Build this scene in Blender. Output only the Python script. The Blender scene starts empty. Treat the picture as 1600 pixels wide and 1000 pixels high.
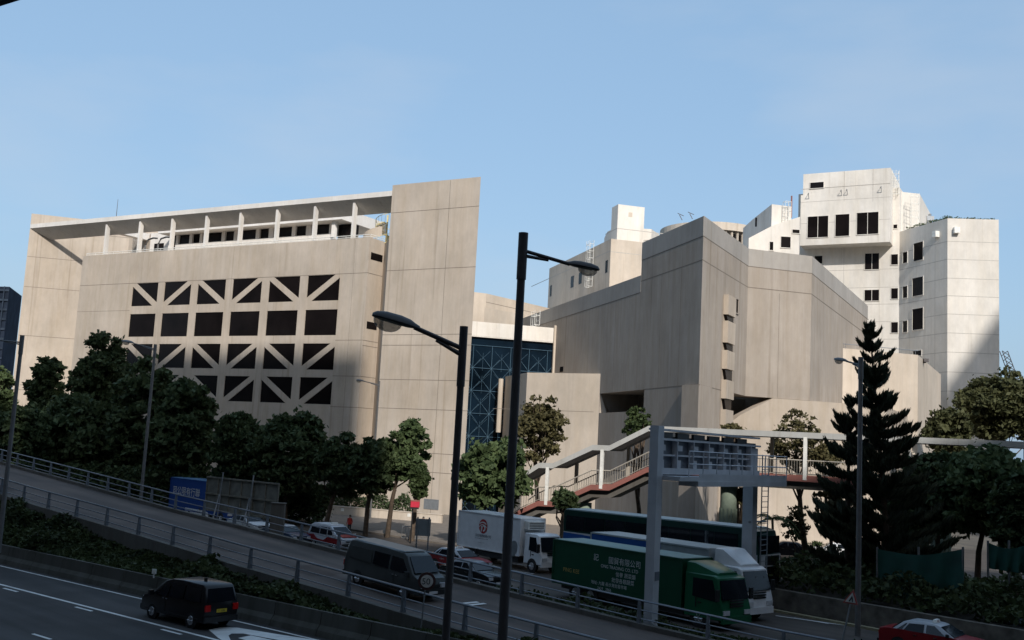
import bpy, bmesh, math, random
import numpy as np
from mathutils import Vector, Matrix
R=math.radians; S=bpy.context.scene; COL=S.collection
# ---------------- camera ----------------
F=1605.; PITCH=R(6.96); ROLL=R(3.03); CH=8.4
fw=Vector((0,math.cos(PITCH),math.sin(PITCH))); u0=Vector((0,-math.sin(PITCH),math.cos(PITCH))); r0=Vector((1,0,0))
rt=r0*math.cos(ROLL)+u0*math.sin(ROLL); up=u0*math.cos(ROLL)-r0*math.sin(ROLL)
cd=bpy.data.cameras.new('camera'); cam=bpy.data.objects.new('camera',cd); COL.objects.link(cam); S.camera=cam
cam.matrix_world=Matrix(((rt.x,up.x,-fw.x,0),(rt.y,up.y,-fw.y,0),(rt.z,up.z,-fw.z,CH),(0,0,0,1)))
cd.sensor_width=36; cd.lens=36*F/1600; cd.clip_start=.1; cd.clip_end=6000
# ---------------- light ----------------
SUN_AZ=R(12); SUN_EL=R(34)   # sun behind the camera, a little to its right
sv=Vector((math.sin(SUN_AZ)*math.cos(SUN_EL),-math.cos(SUN_AZ)*math.cos(SUN_EL),math.sin(SUN_EL)))
sl=bpy.data.lights.new('sun','SUN'); so=bpy.data.objects.new('sun',sl); COL.objects.link(so)
so.rotation_euler=sv.to_track_quat('Z','Y').to_euler(); sl.energy=3.0; sl.angle=R(.7); sl.color=(1,.945,.88)
W=bpy.data.worlds.new('World'); S.world=W; W.use_nodes=True
nt=W.node_tree; bg=nt.nodes['Background']; sk=nt.nodes.new('ShaderNodeTexSky'); sk.sky_type='NISHITA'; sk.sun_disc=False
sk.sun_elevation=SUN_EL; sk.sun_rotation=math.pi-SUN_AZ; sk.altitude=0; sk.air_density=1.15; sk.dust_density=3.0; sk.ozone_density=1.0
mixs=nt.nodes.new('ShaderNodeMix'); mixs.data_type='RGBA'; mixs.inputs[0].default_value=.68; mixs.inputs[7].default_value=(1.62,2.66,3.95,1)
wtc=nt.nodes.new('ShaderNodeTexCoord'); wmp=nt.nodes.new('ShaderNodeMapping'); wmp.inputs['Scale'].default_value=(2.2,2.2,7); wno=nt.nodes.new('ShaderNodeTexNoise'); wno.inputs['Scale'].default_value=1.3; wno.inputs['Detail'].default_value=6
wcr=nt.nodes.new('ShaderNodeValToRGB'); wcr.color_ramp.elements[0].position=.46; wcr.color_ramp.elements[1].position=.9; wcr.color_ramp.elements[0].color=(0,0,0,1); wcr.color_ramp.elements[1].color=(.55,.55,.55,1)
mixh=nt.nodes.new('ShaderNodeMix'); mixh.data_type='RGBA'; mixh.inputs[7].default_value=(3.3,3.6,4.0,1)
nt.links.new(wtc.outputs['Generated'],wmp.inputs[0]); nt.links.new(wmp.outputs[0],wno.inputs['Vector']); nt.links.new(wno.outputs['Fac'],wcr.inputs[0]); nt.links.new(wcr.outputs[0],mixh.inputs[0])
nt.links.new(sk.outputs[0],mixs.inputs[6]); nt.links.new(mixs.outputs[2],mixh.inputs[6]); nt.links.new(mixh.outputs[2],bg.inputs[0]); bg.inputs[1].default_value=.14
S.view_settings.view_transform='Standard'; S.view_settings.look='None'; S.view_settings.exposure=.42; S.view_settings.gamma=1
S.render.engine='CYCLES'
# ---------------- planning helpers: the photograph's rays met with real planes ----------------
O=Vector((0,0,CH))
def ray(x,y): return fw+rt*((x-800)/F)-up*((y-500)/F)
def G(x,y,z=0):
    d=ray(x,y); return O+d*((z-CH)/d.z)
def AT(x,y,dep):
    d=ray(x,y); return O+d*(dep/d.y)
class Pl:      # a vertical plane through p with compass heading h (degrees from +Y towards +X)
    def __init__(s,p,h): s.p=Vector((p[0],p[1])); s.h=R(h); s.d=Vector((math.sin(s.h),math.cos(s.h))); n=Vector((s.d.y,-s.d.x)); s.n=n if n.dot(-s.p)>0 else -n
    def hit(s,x,y):
        d=ray(x,y); k=(s.p.dot(s.n))/(d.x*s.n.x+d.y*s.n.y); return O+d*k
    def uz(s,x,y): q=s.hit(x,y); return (Vector((q.x,q.y))-s.p).dot(s.d),q.z
    def P(s,u,z,w=0): q=s.p+s.d*u+s.n*w; return Vector((q.x,q.y,z))
DX=Vector((.72,-.694,0)); NX=Vector((.694,.72,0))
def RAMP(x,y,h=0,a=.2,b=.057,s0=-22.7):
    d=ray(x,y); k=(a+h+b*s0-CH)/(d.z+b*(d.x*DX.x+d.y*DX.y)); return O+d*k
def ramp_z(p): return .2-.057*(p[0]*DX.x+p[1]*DX.y+22.7)
# ---------------- mesh builder ----------------
class MB:
    def __init__(s): s.v=[]; s.f=[]; s.m=[]; s.sm=False
    def poly(s,pts,mi=0):
        b=len(s.v); s.v+= [tuple(p) for p in pts]; s.f.append(tuple(range(b,b+len(pts)))); s.m.append(mi)
    def quads(s,vs,fs,mi=0):
        b=len(s.v); s.v+=[tuple(p) for p in vs]; s.f+=[tuple(b+i for i in f) for f in fs]; s.m+=[mi]*len(fs)
    def hexa(s,p,mi=0): s.quads(p,[(0,3,2,1),(4,5,6,7),(0,1,5,4),(1,2,6,5),(2,3,7,6),(3,0,4,7)],mi)
    def box(s,x0,x1,y0,y1,z0,z1,mi=0): s.hexa([(x0,y0,z0),(x1,y0,z0),(x1,y1,z0),(x0,y1,z0),(x0,y0,z1),(x1,y0,z1),(x1,y1,z1),(x0,y1,z1)],mi)
    def pbox(s,pl,u0,u1,z0,z1,w0,w1,mi=0):
        P=pl.P; s.hexa([P(u0,z0,w0),P(u1,z0,w0),P(u1,z0,w1),P(u0,z0,w1),P(u0,z1,w0),P(u1,z1,w0),P(u1,z1,w1),P(u0,z1,w1)],mi)
    def ppoly(s,pl,uz,w0,w1,mi=0):     # polygon in the plane's (u,z), extruded w0..w1
        n=len(uz); a=[pl.P(u,z,w1) for u,z in uz]; b=[pl.P(u,z,w0) for u,z in uz]
        s.quads(a+b,[tuple(range(n)),tuple(range(2*n-1,n-1,-1))]+[(i,(i+1)%n,n+(i+1)%n,n+i) for i in range(n)],mi)
    def prism(s,fp,z0,z1,mi=0):
        n=len(fp); g=lambda z,i:(z[i] if isinstance(z,(list,tuple)) else z)
        a=[(p[0],p[1],g(z0,i)) for i,p in enumerate(fp)]; b=[(p[0],p[1],g(z1,i)) for i,p in enumerate(fp)]
        s.quads(a+b,[tuple(range(n-1,-1,-1)),tuple(range(n,2*n))]+[(i,(i+1)%n,n+(i+1)%n,n+i) for i in range(n)],mi)
    def tube(s,pts,r,n=8,mi=0,cap=True):
        pts=[Vector(p) for p in pts]; rs=r if isinstance(r,(list,tuple)) else [r]*len(pts); rings=[]
        for i,p in enumerate(pts):
            t=(pts[min(i+1,len(pts)-1)]-pts[max(i-1,0)]).normalized()
            a=Vector((0,0,1)) if abs(t.z)<.9 else Vector((1,0,0)); x=t.cross(a).normalized(); y=t.cross(x)
            rings.append([p+(x*math.cos(2*math.pi*k/n)+y*math.sin(2*math.pi*k/n))*rs[i] for k in range(n)])
        vs=[q for g in rings for q in g]; fs=[]
        for i in range(len(pts)-1):
            for k in range(n): fs.append((i*n+k,i*n+(k+1)%n,(i+1)*n+(k+1)%n,(i+1)*n+k))
        if cap: fs+= [tuple(range(n-1,-1,-1)),tuple((len(pts)-1)*n+k for k in range(n))]
        s.quads(vs,fs,mi)
    def bar(s,a,b,w,mi=0): s.tube([a,b],w*.7,4,mi)
    def disc(s,c,ax,r,th,n=20,mi=0,hole=0):
        c=Vector(c); ax=Vector(ax).normalized(); s.tube([c-ax*th/2,c+ax*th/2],r,n,mi)
    def build(s,name,mats,parent=None,loc=None,smooth=None,local=False):
        me=bpy.data.meshes.new(name); off=Vector((0,0,0))
        if parent is not None and not local:
            q=parent
            while q: off+=q.location; q=q.parent
        elif loc is not None: off=Vector(loc)
        v=np.array(s.v,dtype=float)-np.array(off) if s.v else np.zeros((0,3))
        me.from_pydata(v.tolist(),[],s.f)
        mats=mats if isinstance(mats,(list,tuple)) else [mats]
        for m in mats: me.materials.append(m)
        if len(mats)>1: me.polygons.foreach_set('material_index',s.m)
        bm=bmesh.new(); bm.from_mesh(me); bmesh.ops.recalc_face_normals(bm,faces=bm.faces) if s.fixn else None; bm.to_mesh(me); bm.free()
        if smooth: me.shade_smooth(); me.set_sharp_from_angle(angle=R(smooth))
        me.update(); o=bpy.data.objects.new(name,me); COL.objects.link(o)
        if parent is not None: o.parent=parent
        elif loc is not None: o.location=loc
        return o
    fixn=True
def tag(o,label=None,cat=None,group=None,kind=None):
    if label: o['label']=label
    if cat: o['category']=cat
    if group: o['group']=group
    if kind: o['kind']=kind
    return o
def empty(name,loc,label,cat,group=None,rz=0,dirv=None):
    o=bpy.data.objects.new(name,None); COL.objects.link(o); o.location=loc; o.empty_display_size=.3
    if dirv is not None: rz=math.atan2(dirv[1],dirv[0])
    o.rotation_euler=(0,0,rz); return tag(o,label,cat,group)
def copy_tree(o,parent=None):
    c=o.copy(); COL.objects.link(c); c.parent=parent
    for ch in o.children: copy_tree(ch,c)
    return c
def relabel(o,label,group=None): o['label']=label; (group and o.__setitem__('group',group)); return o
# ---------------- materials ----------------
def newmat(name):
    m=bpy.data.materials.new(name); m.use_nodes=True; n=m.node_tree; return m,n,n.nodes['Principled BSDF']
def mat(name,c,rough=.6,metal=0,var=.12,scale=3.,spec=.5,emit=None,coat=0,bump=0,stretch=(1,1,1)):
    m,n,b=newmat(name); N=n.nodes; L=n.links
    b.inputs['Roughness'].default_value=rough; b.inputs['Metallic'].default_value=metal; b.inputs['Specular IOR Level'].default_value=spec
    b.inputs['Coat Weight'].default_value=coat
    tc=N.new('ShaderNodeTexCoord'); mp=N.new('ShaderNodeMapping'); mp.inputs['Scale'].default_value=stretch
    no=N.new('ShaderNodeTexNoise'); no.inputs['Scale'].default_value=scale; no.inputs['Detail'].default_value=5
    L.new(tc.outputs['Object'],mp.inputs[0]); L.new(mp.outputs[0],no.inputs['Vector'])
    cr=N.new('ShaderNodeValToRGB'); e=cr.color_ramp.elements; e[0].position=.3; e[1].position=.7
    e[0].color=(*[x*(1-var) for x in c],1); e[1].color=(*[min(1,x*(1+var)) for x in c],1)
    L.new(no.outputs['Fac'],cr.inputs[0]); L.new(cr.outputs[0],b.inputs['Base Color'])
    if bump:
        bp=N.new('ShaderNodeBump'); bp.inputs['Strength'].default_value=bump; bp.inputs['Distance'].default_value=.05; L.new(no.outputs['Fac'],bp.inputs['Height']); L.new(bp.outputs[0],b.inputs['Normal'])
    if emit: b.inputs['Emission Color'].default_value=(*emit[0],1); b.inputs['Emission Strength'].default_value=emit[1]
    return m
def concrete(name,c,dark=.72,streak=1.0,blotch=.1,warm=(1.0,.97,.92)):
    m,n,b=newmat(name); N=n.nodes; L=n.links; b.inputs['Roughness'].default_value=.9; b.inputs['Specular IOR Level'].default_value=.2
    tc=N.new('ShaderNodeTexCoord')
    def noise(sc,st,det=4,rough=.6):
        mp=N.new('ShaderNodeMapping'); mp.inputs['Scale'].default_value=st; no=N.new('ShaderNodeTexNoise'); no.inputs['Scale'].default_value=sc; no.inputs['Detail'].default_value=det; no.inputs['Roughness'].default_value=rough
        L.new(tc.outputs['Object'],mp.inputs[0]); L.new(mp.outputs[0],no.inputs['Vector']); return no.outputs['Fac']
    def ramp(src,p0,c0,p1,c1):
        cr=N.new('ShaderNodeValToRGB'); e=cr.color_ramp.elements; e[0].position=p0; e[0].color=(*c0,1); e[1].position=p1; e[1].color=(*c1,1); L.new(src,cr.inputs[0]); return cr.outputs[0]
    def mul(a,bb,f=1):
        mx=N.new('ShaderNodeMix'); mx.data_type='RGBA'; mx.blend_type='MULTIPLY'; mx.inputs[0].default_value=f; L.new(a,mx.inputs[6]); L.new(bb,mx.inputs[7]); return mx.outputs[2]
    d=dark
    a=ramp(noise(1.0,(.8,.8,.10),6,.65),.36,(d,d*warm[1],d*warm[2]),.62,(1,1,1))
    a2=ramp(noise(1.0,(.2,.2,.13),8,.7),.36,(.86,.855,.845),.65,(1.04,1.03,1.02))
    a3=ramp(noise(1.6,(1,1,.5),6,.7),.35,(.95,.95,.95),.65,(1.03,1.03,1.03))
    a4=ramp(noise(1.0,(2.6,2.6,.12),4),.40,(.965,.965,.965),.60,(1.01,1.01,1.01))
    a5=ramp(noise(1.0,(1.9,1.9,.045),3,.5),.60,(1,1,1),.74,(.77,.745,.71)); a6=ramp(noise(1.0,(.055,.055,.10),3,.5),.4,(.93,.925,.92),.6,(1.03,1.03,1.03))
    base=N.new('ShaderNodeRGB'); base.outputs[0].default_value=(*c,1)
    o=mul(mul(mul(mul(mul(mul(base.outputs[0],a,streak),a2,1),a3,.8),a4,streak),a5,streak),a6,1)
    L.new(o,b.inputs['Base Color']); return m
def glass(name,c=(.009,.007,.007),rough=.25,spec=.06):
    m=mat(name,c,rough,0,.3,.4,spec); n=m.node_tree; oi=n.nodes.new('ShaderNodeObjectInfo'); mr=n.nodes.new('ShaderNodeMapRange'); mr.inputs[3].default_value=spec*.3; mr.inputs[4].default_value=spec*2.2
    n.links.new(oi.outputs['Random'],mr.inputs[0]); n.links.new(mr.outputs[0],n.nodes['Principled BSDF'].inputs['Specular IOR Level']); return m
def paint(name,c,rough=.32): return mat(name,c,rough,0,.07,2.,.3,coat=.12)
M={}
M['conc']=concrete('weathered_concrete',(.545,.48,.41),.93,.9)
M['conc_grey']=concrete('grey_streaked_concrete',(.43,.385,.34),.89,.95)
M['conc_cream']=concrete('cream_concrete',(.60,.53,.45),.95,.7)
M['conc_band']=concrete('smooth_grey_parapet_band',(.42,.40,.375),.95,.5)
M['white_wall']=concrete('white_render',(.76,.73,.68),.95,.6)
M['white_beam']=concrete('white_painted_beam',(.80,.78,.75),.97,.5)
M['joint']=mat('joint_shadow_gap',(.2,.17,.14),.9)
M['joint_white']=mat('joint_in_white_render',(.45,.42,.38),.9)
M['glass']=glass('dark_window_glass'); M['carglass']=glass('vehicle_glass',(.008,.011,.016),.08,.22)
M['blueglass']=mat('blue_tinted_glass',(.004,.010,.018),.12,0,.8,.3,.16)
M['truss']=mat('blue_grey_steel',(.10,.18,.25),.4,.2)
M['dark_metal']=mat('dark_lamp_metal',(.095,.085,.085),.55,.1); M['grey_metal']=mat('galvanised_steel',(.30,.32,.34),.45,.5)
M['pole_grey']=mat('grey_painted_pole',(.17,.17,.17),.5,.2)
M['rail']=mat('railing_grey_paint',(.20,.22,.25),.4,.4)
M['white_metal']=mat('white_painted_metal',(.78,.77,.72),.45); M['yellow']=mat('cream_yellow_metal',(.75,.63,.32),.5)
M['gantry']=mat('gantry_blue_grey_paint',(.50,.52,.55),.5,.1,.1,1.2); M['gantry_d']=mat('gantry_dark_panel',(.13,.15,.18),.5,.1)
M['red_beam']=mat('oxide_red_paint',(.26,.10,.08),.7,0,.12,1.5); M['bridge_roof']=concrete('pale_grey_roof_edge',(.50,.51,.50),.9,.6)
M['bridge_rail']=mat('bridge_cream_railing',(.42,.38,.32),.6)
M['tyre']=mat('tyre_rubber',(.012,.012,.012),.8); M['rim']=mat('wheel_rim_alloy',(.5,.5,.52),.3,.8)
M['black']=mat('black_plastic',(.015,.015,.016),.5); M['chrome']=mat('chrome_trim',(.6,.6,.62),.15,.9)
M['red_lamp']=mat('red_tail_lamp',(.5,.01,.01),.2); M['clear_lamp']=mat('headlamp_lens',(.7,.72,.75),.1,.2)
M['plate_y']=mat('yellow_number_plate',(.6,.45,.03),.5); M['plate_w']=mat('white_number_plate',(.7,.7,.7),.5)
M['line']=mat('white_road_paint',(.62,.62,.60),.7,0,.2,1.4)
M['bark']=mat('tree_bark',(.09,.065,.045),.95,0,.35,4.,bump=.5); M['bark_pale']=mat('pale_bark',(.22,.18,.13),.95,0,.3,4.)
M['soil']=mat('dark_soil',(.035,.03,.022),1.,0,.4,.8)
M['white_txt']=mat('white_lettering',(.65,.66,.64),.6); M['gold']=mat('gold_lettering',(.5,.36,.1),.5); M['black_txt']=mat('black_lettering',(.02,.02,.02),.6)
M['red_txt']=mat('dark_red_print',(.35,.02,.02),.6)
M['tarp']=mat('green_tarpaulin',(.004,.05,.036),.7,0,.35,.9,bump=.4)
M['kerb']=concrete('kerb_concrete',(.15,.145,.135),.8)
M['barrier']=concrete('barrier_concrete',(.10,.10,.09),.75); M['stone']=mat('stone_wall',(.13,.115,.095),.95,0,.45,1.6,bump=.6)
def asphalt(name,c,brown=.0):
    m,n,b=newmat(name); N=n.nodes; L=n.links; b.inputs['Roughness'].default_value=.85; b.inputs['Specular IOR Level'].default_value=.3
    tc=N.new('ShaderNodeTexCoord'); mp=N.new('ShaderNodeMapping'); mp.inputs['Rotation'].default_value=(0,0,R(43.9)); 
    mp2=N.new('ShaderNodeMapping'); mp2.inputs['Scale'].default_value=(.03,.8,1)
    L.new(tc.outputs['Object'],mp.inputs[0]); L.new(mp.outputs[0],mp2.inputs[0])
    no=N.new('ShaderNodeTexNoise'); no.inputs['Scale'].default_value=1; no.inputs['Detail'].default_value=3; L.new(mp2.outputs[0],no.inputs['Vector'])
    n2=N.new('ShaderNodeTexNoise'); n2.inputs['Scale'].default_value=.35; n2.inputs['Detail'].default_value=6; L.new(tc.outputs['Object'],n2.inputs['Vector'])
    n3=N.new('ShaderNodeTexNoise'); n3.inputs['Scale'].default_value=30; n3.inputs['Detail'].default_value=2; L.new(tc.outputs['Object'],n3.inputs['Vector'])
    def rp(src,lo,hi):
        cr=N.new('ShaderNodeValToRGB'); e=cr.color_ramp.elements; e[0].position=.35; e[1].position=.65; e[0].color=(lo,lo,lo,1); e[1].color=(hi,hi*(1-brown*.5),hi*(1-brown),1); L.new(src,cr.inputs[0]); return cr.outputs[0]
    base=N.new('ShaderNodeRGB'); base.outputs[0].default_value=(*c,1); o=base.outputs[0]
    for q in (rp(no.outputs['Fac'],.62,1.12),rp(n2.outputs['Fac'],.8,1.12),rp(n3.outputs['Fac'],.85,1.1)):
        mx=N.new('ShaderNodeMix'); mx.data_type='RGBA'; mx.blend_type='MULTIPLY'; mx.inputs[0].default_value=1; L.new(o,mx.inputs[6]); L.new(q,mx.inputs[7]); o=mx.outputs[2]
    L.new(o,b.inputs['Base Color']); return m
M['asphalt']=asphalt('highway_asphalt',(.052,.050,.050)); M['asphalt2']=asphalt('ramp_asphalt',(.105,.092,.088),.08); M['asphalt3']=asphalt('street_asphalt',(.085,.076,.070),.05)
M['paving']=mat('pavement_slabs',(.17,.145,.12),.9,0,.2,1.5); M['ground']=mat('ground_earth',(.10,.09,.075),1.,0,.25,.4)
def foliage(name,c,c2,sc=.7):
    m,n,b=newmat(name); N=n.nodes; L=n.links; b.inputs['Roughness'].default_value=.65; b.inputs['Specular IOR Level'].default_value=.18
    tc=N.new('ShaderNodeTexCoord'); no=N.new('ShaderNodeTexNoise'); no.inputs['Scale'].default_value=sc; no.inputs['Detail'].default_value=8; no.inputs['Roughness'].default_value=.75
    L.new(tc.outputs['Object'],no.inputs['Vector']); cr=N.new('ShaderNodeValToRGB'); e=cr.color_ramp.elements; e[0].position=.35;e[1].position=.66; e[0].color=(*c,1); e[1].color=(*c2,1)
    L.new(no.outputs['Fac'],cr.inputs[0]); L.new(cr.outputs[0],b.inputs['Base Color'])
    tr=N.new('ShaderNodeBsdfTranslucent'); L.new(cr.outputs[0],tr.inputs[0]); ms=N.new('ShaderNodeMixShader'); ms.inputs[0].default_value=.22
    L.new(b.outputs[0],ms.inputs[1]); L.new(tr.outputs[0],ms.inputs[2]); L.new(ms.outputs[0],N['Material Output'].inputs[0]); return m
M['leaf_dark']=foliage('dark_green_foliage',(.022,.040,.017),(.10,.135,.06),1.3)
M['leaf_mid']=foliage('mid_green_foliage',(.036,.060,.024),(.13,.175,.075))
M['leaf_olive']=foliage('olive_brown_foliage',(.05,.048,.022),(.16,.14,.065))
M['leaf_pine']=foliage('pine_needles',(.024,.034,.020),(.08,.09,.055))
M['leaf_olive_green']=foliage('olive_green_foliage',(.038,.045,.02),(.12,.125,.055))
M['leaf_bright']=foliage('bright_green_foliage',(.026,.045,.016),(.085,.115,.045))
M['leaf_cover']=foliage('low_shrub_foliage',(.016,.026,.010),(.075,.095,.035),.6)
# ---------------- text ----------------
def text_mb(txt,size,origin,xd,yd,thick=.004):
    """lettering as thin mesh; origin = left end of the baseline"""
    cu=bpy.data.curves.new('t','FONT'); cu.body=txt; cu.size=size; cu.resolution_u=3; ob=bpy.data.objects.new('t',cu); COL.objects.link(ob)
    bpy.context.view_layer.update(); me=bpy.data.meshes.new_from_object(ob); xd=Vector(xd); yd=Vector(yd); n=xd.cross(yd).normalized(); o=Vector(origin)
    mb=MB(); mb.fixn=False
    mb.quads([o+xd*v.co.x+yd*v.co.y+n*thick for v in me.vertices],[tuple(p.vertices) for p in me.polygons])
    w=max([v.co.x for v in me.vertices] or [0]); bpy.data.objects.remove(ob); bpy.data.meshes.remove(me); mb.width=w; return mb
# ================= SETTING: ground, roads =================
def sheet(name,pts,m,z=0,kind='structure'):
    mb=MB(); mb.poly([(p[0],p[1],z if len(p)<3 else p[2]) for p in pts]); o=mb.build(name,m); o['kind']=kind; return o
sheet('ground',[(-900,-300),(900,-300),(900,1500),(-900,1500)],M['ground'],-.012)
D2=Vector((.787,-.617)); 
def off(p,d,s,n=0,nv=Vector((.617,.787))): q=Vector((p[0],p[1]))+Vector(d)*s+nv*n; return (q.x,q.y)
E0=Vector((-17.36,51.58))       # a point on the highway edge line
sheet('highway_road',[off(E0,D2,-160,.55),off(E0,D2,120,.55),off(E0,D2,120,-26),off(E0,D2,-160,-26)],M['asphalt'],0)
def marks(name,strips,z=.004):
    mb=MB()
    for (s0,s1,n0,n1) in strips: mb.poly([(*off(E0,D2,s0,n0),z),(*off(E0,D2,s1,n0),z),(*off(E0,D2,s1,n1),z),(*off(E0,D2,s0,n1),z)])
    o=mb.build(name,M['line']); o['kind']='structure'; return o
st=[(-90,60,.02,.16),(-90,60,-3.05,-3.23)]
st+=[(-5.3-6.8*k-1.2,-5.3-6.8*k+.2,-3.5,-3.66) for k in range(-3,10)]+[(-8-7*k-.9,-8-7*k+.5,-8.0,-8.15) for k in range(-3,8)]
marks('road_marking',st)
# big painted arrow / chevron on the hatching behind the people carrier
mb=MB()
def hp(s,n): q=off(E0,D2,s,n); return (q[0],q[1],.004)
def onroad(x,y): q=G(x,y,0); return (q.x,q.y,.005)
mb.poly([onroad(*p) for p in [(326,984),(345,980),(372,981),(440,992),(500,1001),(540,1010),(505,1012),(440,1001),(380,990),(362,990),(357,993),(362,1004),(352,1004),(340,996)]])
mb.poly([onroad(*p) for p in [(372,997),(392,993),(430,1001),(470,1012),(430,1014)]])
o=mb.build('painted_arrow',M['line']); o['kind']='structure'
# worn patches and manhole covers
rn=random.Random(4); mb=MB()
for k in range(9):
    s0=rn.uniform(-22,20); n0=rn.uniform(-13,-.6); L_=rn.uniform(1.2,4.5); w_=rn.uniform(.5,1.1); mb.poly([(*off(E0,D2,s0,n0),.002),(*off(E0,D2,s0+L_,n0),.002),(*off(E0,D2,s0+L_,n0-w_),.002),(*off(E0,D2,s0,n0-w_),.002)])
o=mb.build('asphalt_patch',asphalt('patched_asphalt',(.034,.033,.034))); o['kind']='structure'
# ramp (slip road on an embankment)
near=[(-29.3,66.9),(-23.9,62.4),(-18.5,57.75),(-12.8,52.7),(-7.1,48.1),(-4.3,45.7),(-1.5,43.3),(1.15,41.2),(3.85,39.1)]
far=[(-22.2,71.2),(-17.7,67.5),(-11.9,62.6),(-7.6,59.0),(-4,56.1),(-1.2,53.8),(1.1,51.9),(6.4,47.6),(11.8,43.6)]
near=[(-70,104),(-50,85.5),(-38.5,75.2)]+near+[(9,35),(18,27.5),(30,17)]; far=[(-66,111),(-44.6,92.2),(-33.2,81.6)]+far+[(17,39.2),(26,31.6),(38,21)]
def rz(p): return max(ramp_z(p),.03)
def strip(a,b,za,zb,mb,mi=0):
    for i in range(len(a)-1): mb.poly([(*a[i],za(a[i])),(*a[i+1],za(a[i+1])),(*b[i+1],zb(b[i+1])),(*b[i],zb(b[i]))],mi)
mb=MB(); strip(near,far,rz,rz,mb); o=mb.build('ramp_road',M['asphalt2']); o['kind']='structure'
def shift(pl,n):
    out=[]
    for i,p in enumerate(pl):
        a=Vector(pl[max(i-1,0)]); b=Vector(pl[min(i+1,len(pl)-1)]); t=(b-a).normalized(); m=Vector((-t.y,t.x)); q=Vector(p)+m*n; out.append((q.x,q.y))
    return out
def edgewall(name,pl,inner,outer,lip,label):
    a=shift(pl,inner); b=shift(pl,outer); mb=MB()
    strip(a,b,lambda p:rz(p)+lip,lambda p:rz(p)+lip,mb); strip(b,b,lambda p:rz(p)+lip,lambda p:-.05,mb); strip(a,a,lambda p:rz(p)+lip,lambda p:rz(p)-.02,mb)
    o=mb.build(name,M['kerb']); return o
o=edgewall('ramp_parapet',near,0,-.35,.22,''); tag(o,'concrete edge wall along the lower side of the sloping slip road','retaining wall')
o=edgewall('ramp_parapet',far,0,.35,.22,''); tag(o,'concrete edge wall along the upper side of the sloping slip road','retaining wall')
mb=MB(); l0=shift(near,.55); l1=shift(near,.70); strip(l0[7:],l1[7:],lambda p:rz(p)+.01,lambda p:rz(p)+.01,mb)
for (x,y,w) in [(735,942,1.3),(1000,0,0)][:1]:
    q=RAMP(x,y); 
    for k in range(3): c=q+DX*(k*.5-.5); mb.poly([(c+NX*(-.5)+DX*-.12+Vector((0,0,.012+.007))),(c+NX*-.5+DX*.12+Vector((0,0,.004))),(c+NX*.5+DX*.12+Vector((0,0,.004))),(c+NX*.5-DX*.12+Vector((0,0,.019)))])
o=mb.build('ramp_marking',M['line']); o['kind']='structure'
mb=MB()
for k in range(8):
    i_=rn.randrange(2,9); f=rn.uniform(.2,.7); a=Vector(near[i_]).lerp(Vector(far[i_]),f); L_=rn.uniform(1.5,4); w_=rn.uniform(.5,1.0); z=rz(a)
    q=[a,a+Vector((.72,-.694))*L_,a+Vector((.72,-.694))*L_+Vector((.694,.72))*w_,a+Vector((.694,.72))*w_]; mb.poly([(p.x,p.y,rz(p)+.006) for p in q])
o=mb.build('ramp_patch',asphalt('ramp_patch_asphalt',(.075,.062,.058),.1)); o['kind']='structure'
# railings of the ramp
def railing(label,pl,n,posts,h=1.12):
    root=empty('guard_rail',(pl[4][0],pl[4][1],rz(pl[4])),label,'railing'); c=shift(pl,n); mb=MB()
    for k,(hh,r) in enumerate([(h,.05),(h-.42,.03),(h-.8,.03)]): mb.tube([(*p,rz(p)+hh+.1) for p in c],r,6)
    mb.build('rail',M['rail'],root,smooth=40)
    for p,s in posts:
        d=(Vector(c[p+1])-Vector(c[p])); q=Vector(c[p])+d*s; z=rz(q); m=MB(); t=d.normalized(); nn=Vector((-t.y,t.x))
        A=lambda a,b,zz:(q.x+t.x*a+nn.x*b,q.y+t.y*a+nn.y*b,zz)
        m.hexa([A(-.08,-.1,z+.2),A(.08,-.1,z+.2),A(.08,.1,z+.2),A(-.08,.1,z+.2),A(-.06,-.05,z+h+.08),A(.06,-.05,z+h+.08),A(.06,.05,z+h+.08),A(-.06,.05,z+h+.08)])
        m.build('post',M['rail'],root)
def spaced(pl,n,step,s0=0,tmax=1e9):
    c=shift(pl,n); out=[]; acc=s0; tot=0
    for i in range(len(c)-1):
        L=(Vector(c[i+1])-Vector(c[i])).length
        while acc<=tot+L and tot<tmax: out.append((i,(acc-tot)/L)); acc+=step
        tot+=L
    return out
railing('grey three-bar guard rail on the near lower edge of the slip road',near,-.17,spaced(near,-.17,3.6,20))
railing('grey three-bar guard rail on the far upper edge of the slip road',far,.17,spaced(far,.17,3.4,18))
# highway concrete barrier in segments
BR=empty('concrete_barrier',(*off(E0,D2,0,.75),0),'long dark concrete highway barrier in jointed segments beside the lowest road','barrier')
for k in range(-24,20):
    s0=k*3.0+.02; s1=s0+2.96; mb=MB()
    prof=[(.55,0),(.62,.25),(.78,.45),(.84,1.0),(1.02,1.0),(1.02,0)]
    a=[(*off(E0,D2,s0,n),z) for n,z in prof]; b=[(*off(E0,D2,s1,n),z) for n,z in prof]; n=len(prof)
    mb.quads(a+b,[tuple(range(n)),tuple(range(2*n-1,n-1,-1))]+[(i,(i+1)%n,n+(i+1)%n,n+i) for i in range(n)])
    mb.build('barrier_segment',M['barrier'],BR)
# marker post on the barrier
q=G(240,903,1.0); mb=MB(); mb.box(q.x-.03,q.x+.03,q.y-.03,q.y+.03,1.0,1.2); mb.box(q.x-.1,q.x+.1,q.y-.04,q.y+.04,1.2,1.42); tag(mb.build('reflector_post',M['white_metal'],loc=(q.x,q.y,1.0)),'small pale reflector post standing on the highway barrier','marker post')
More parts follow.
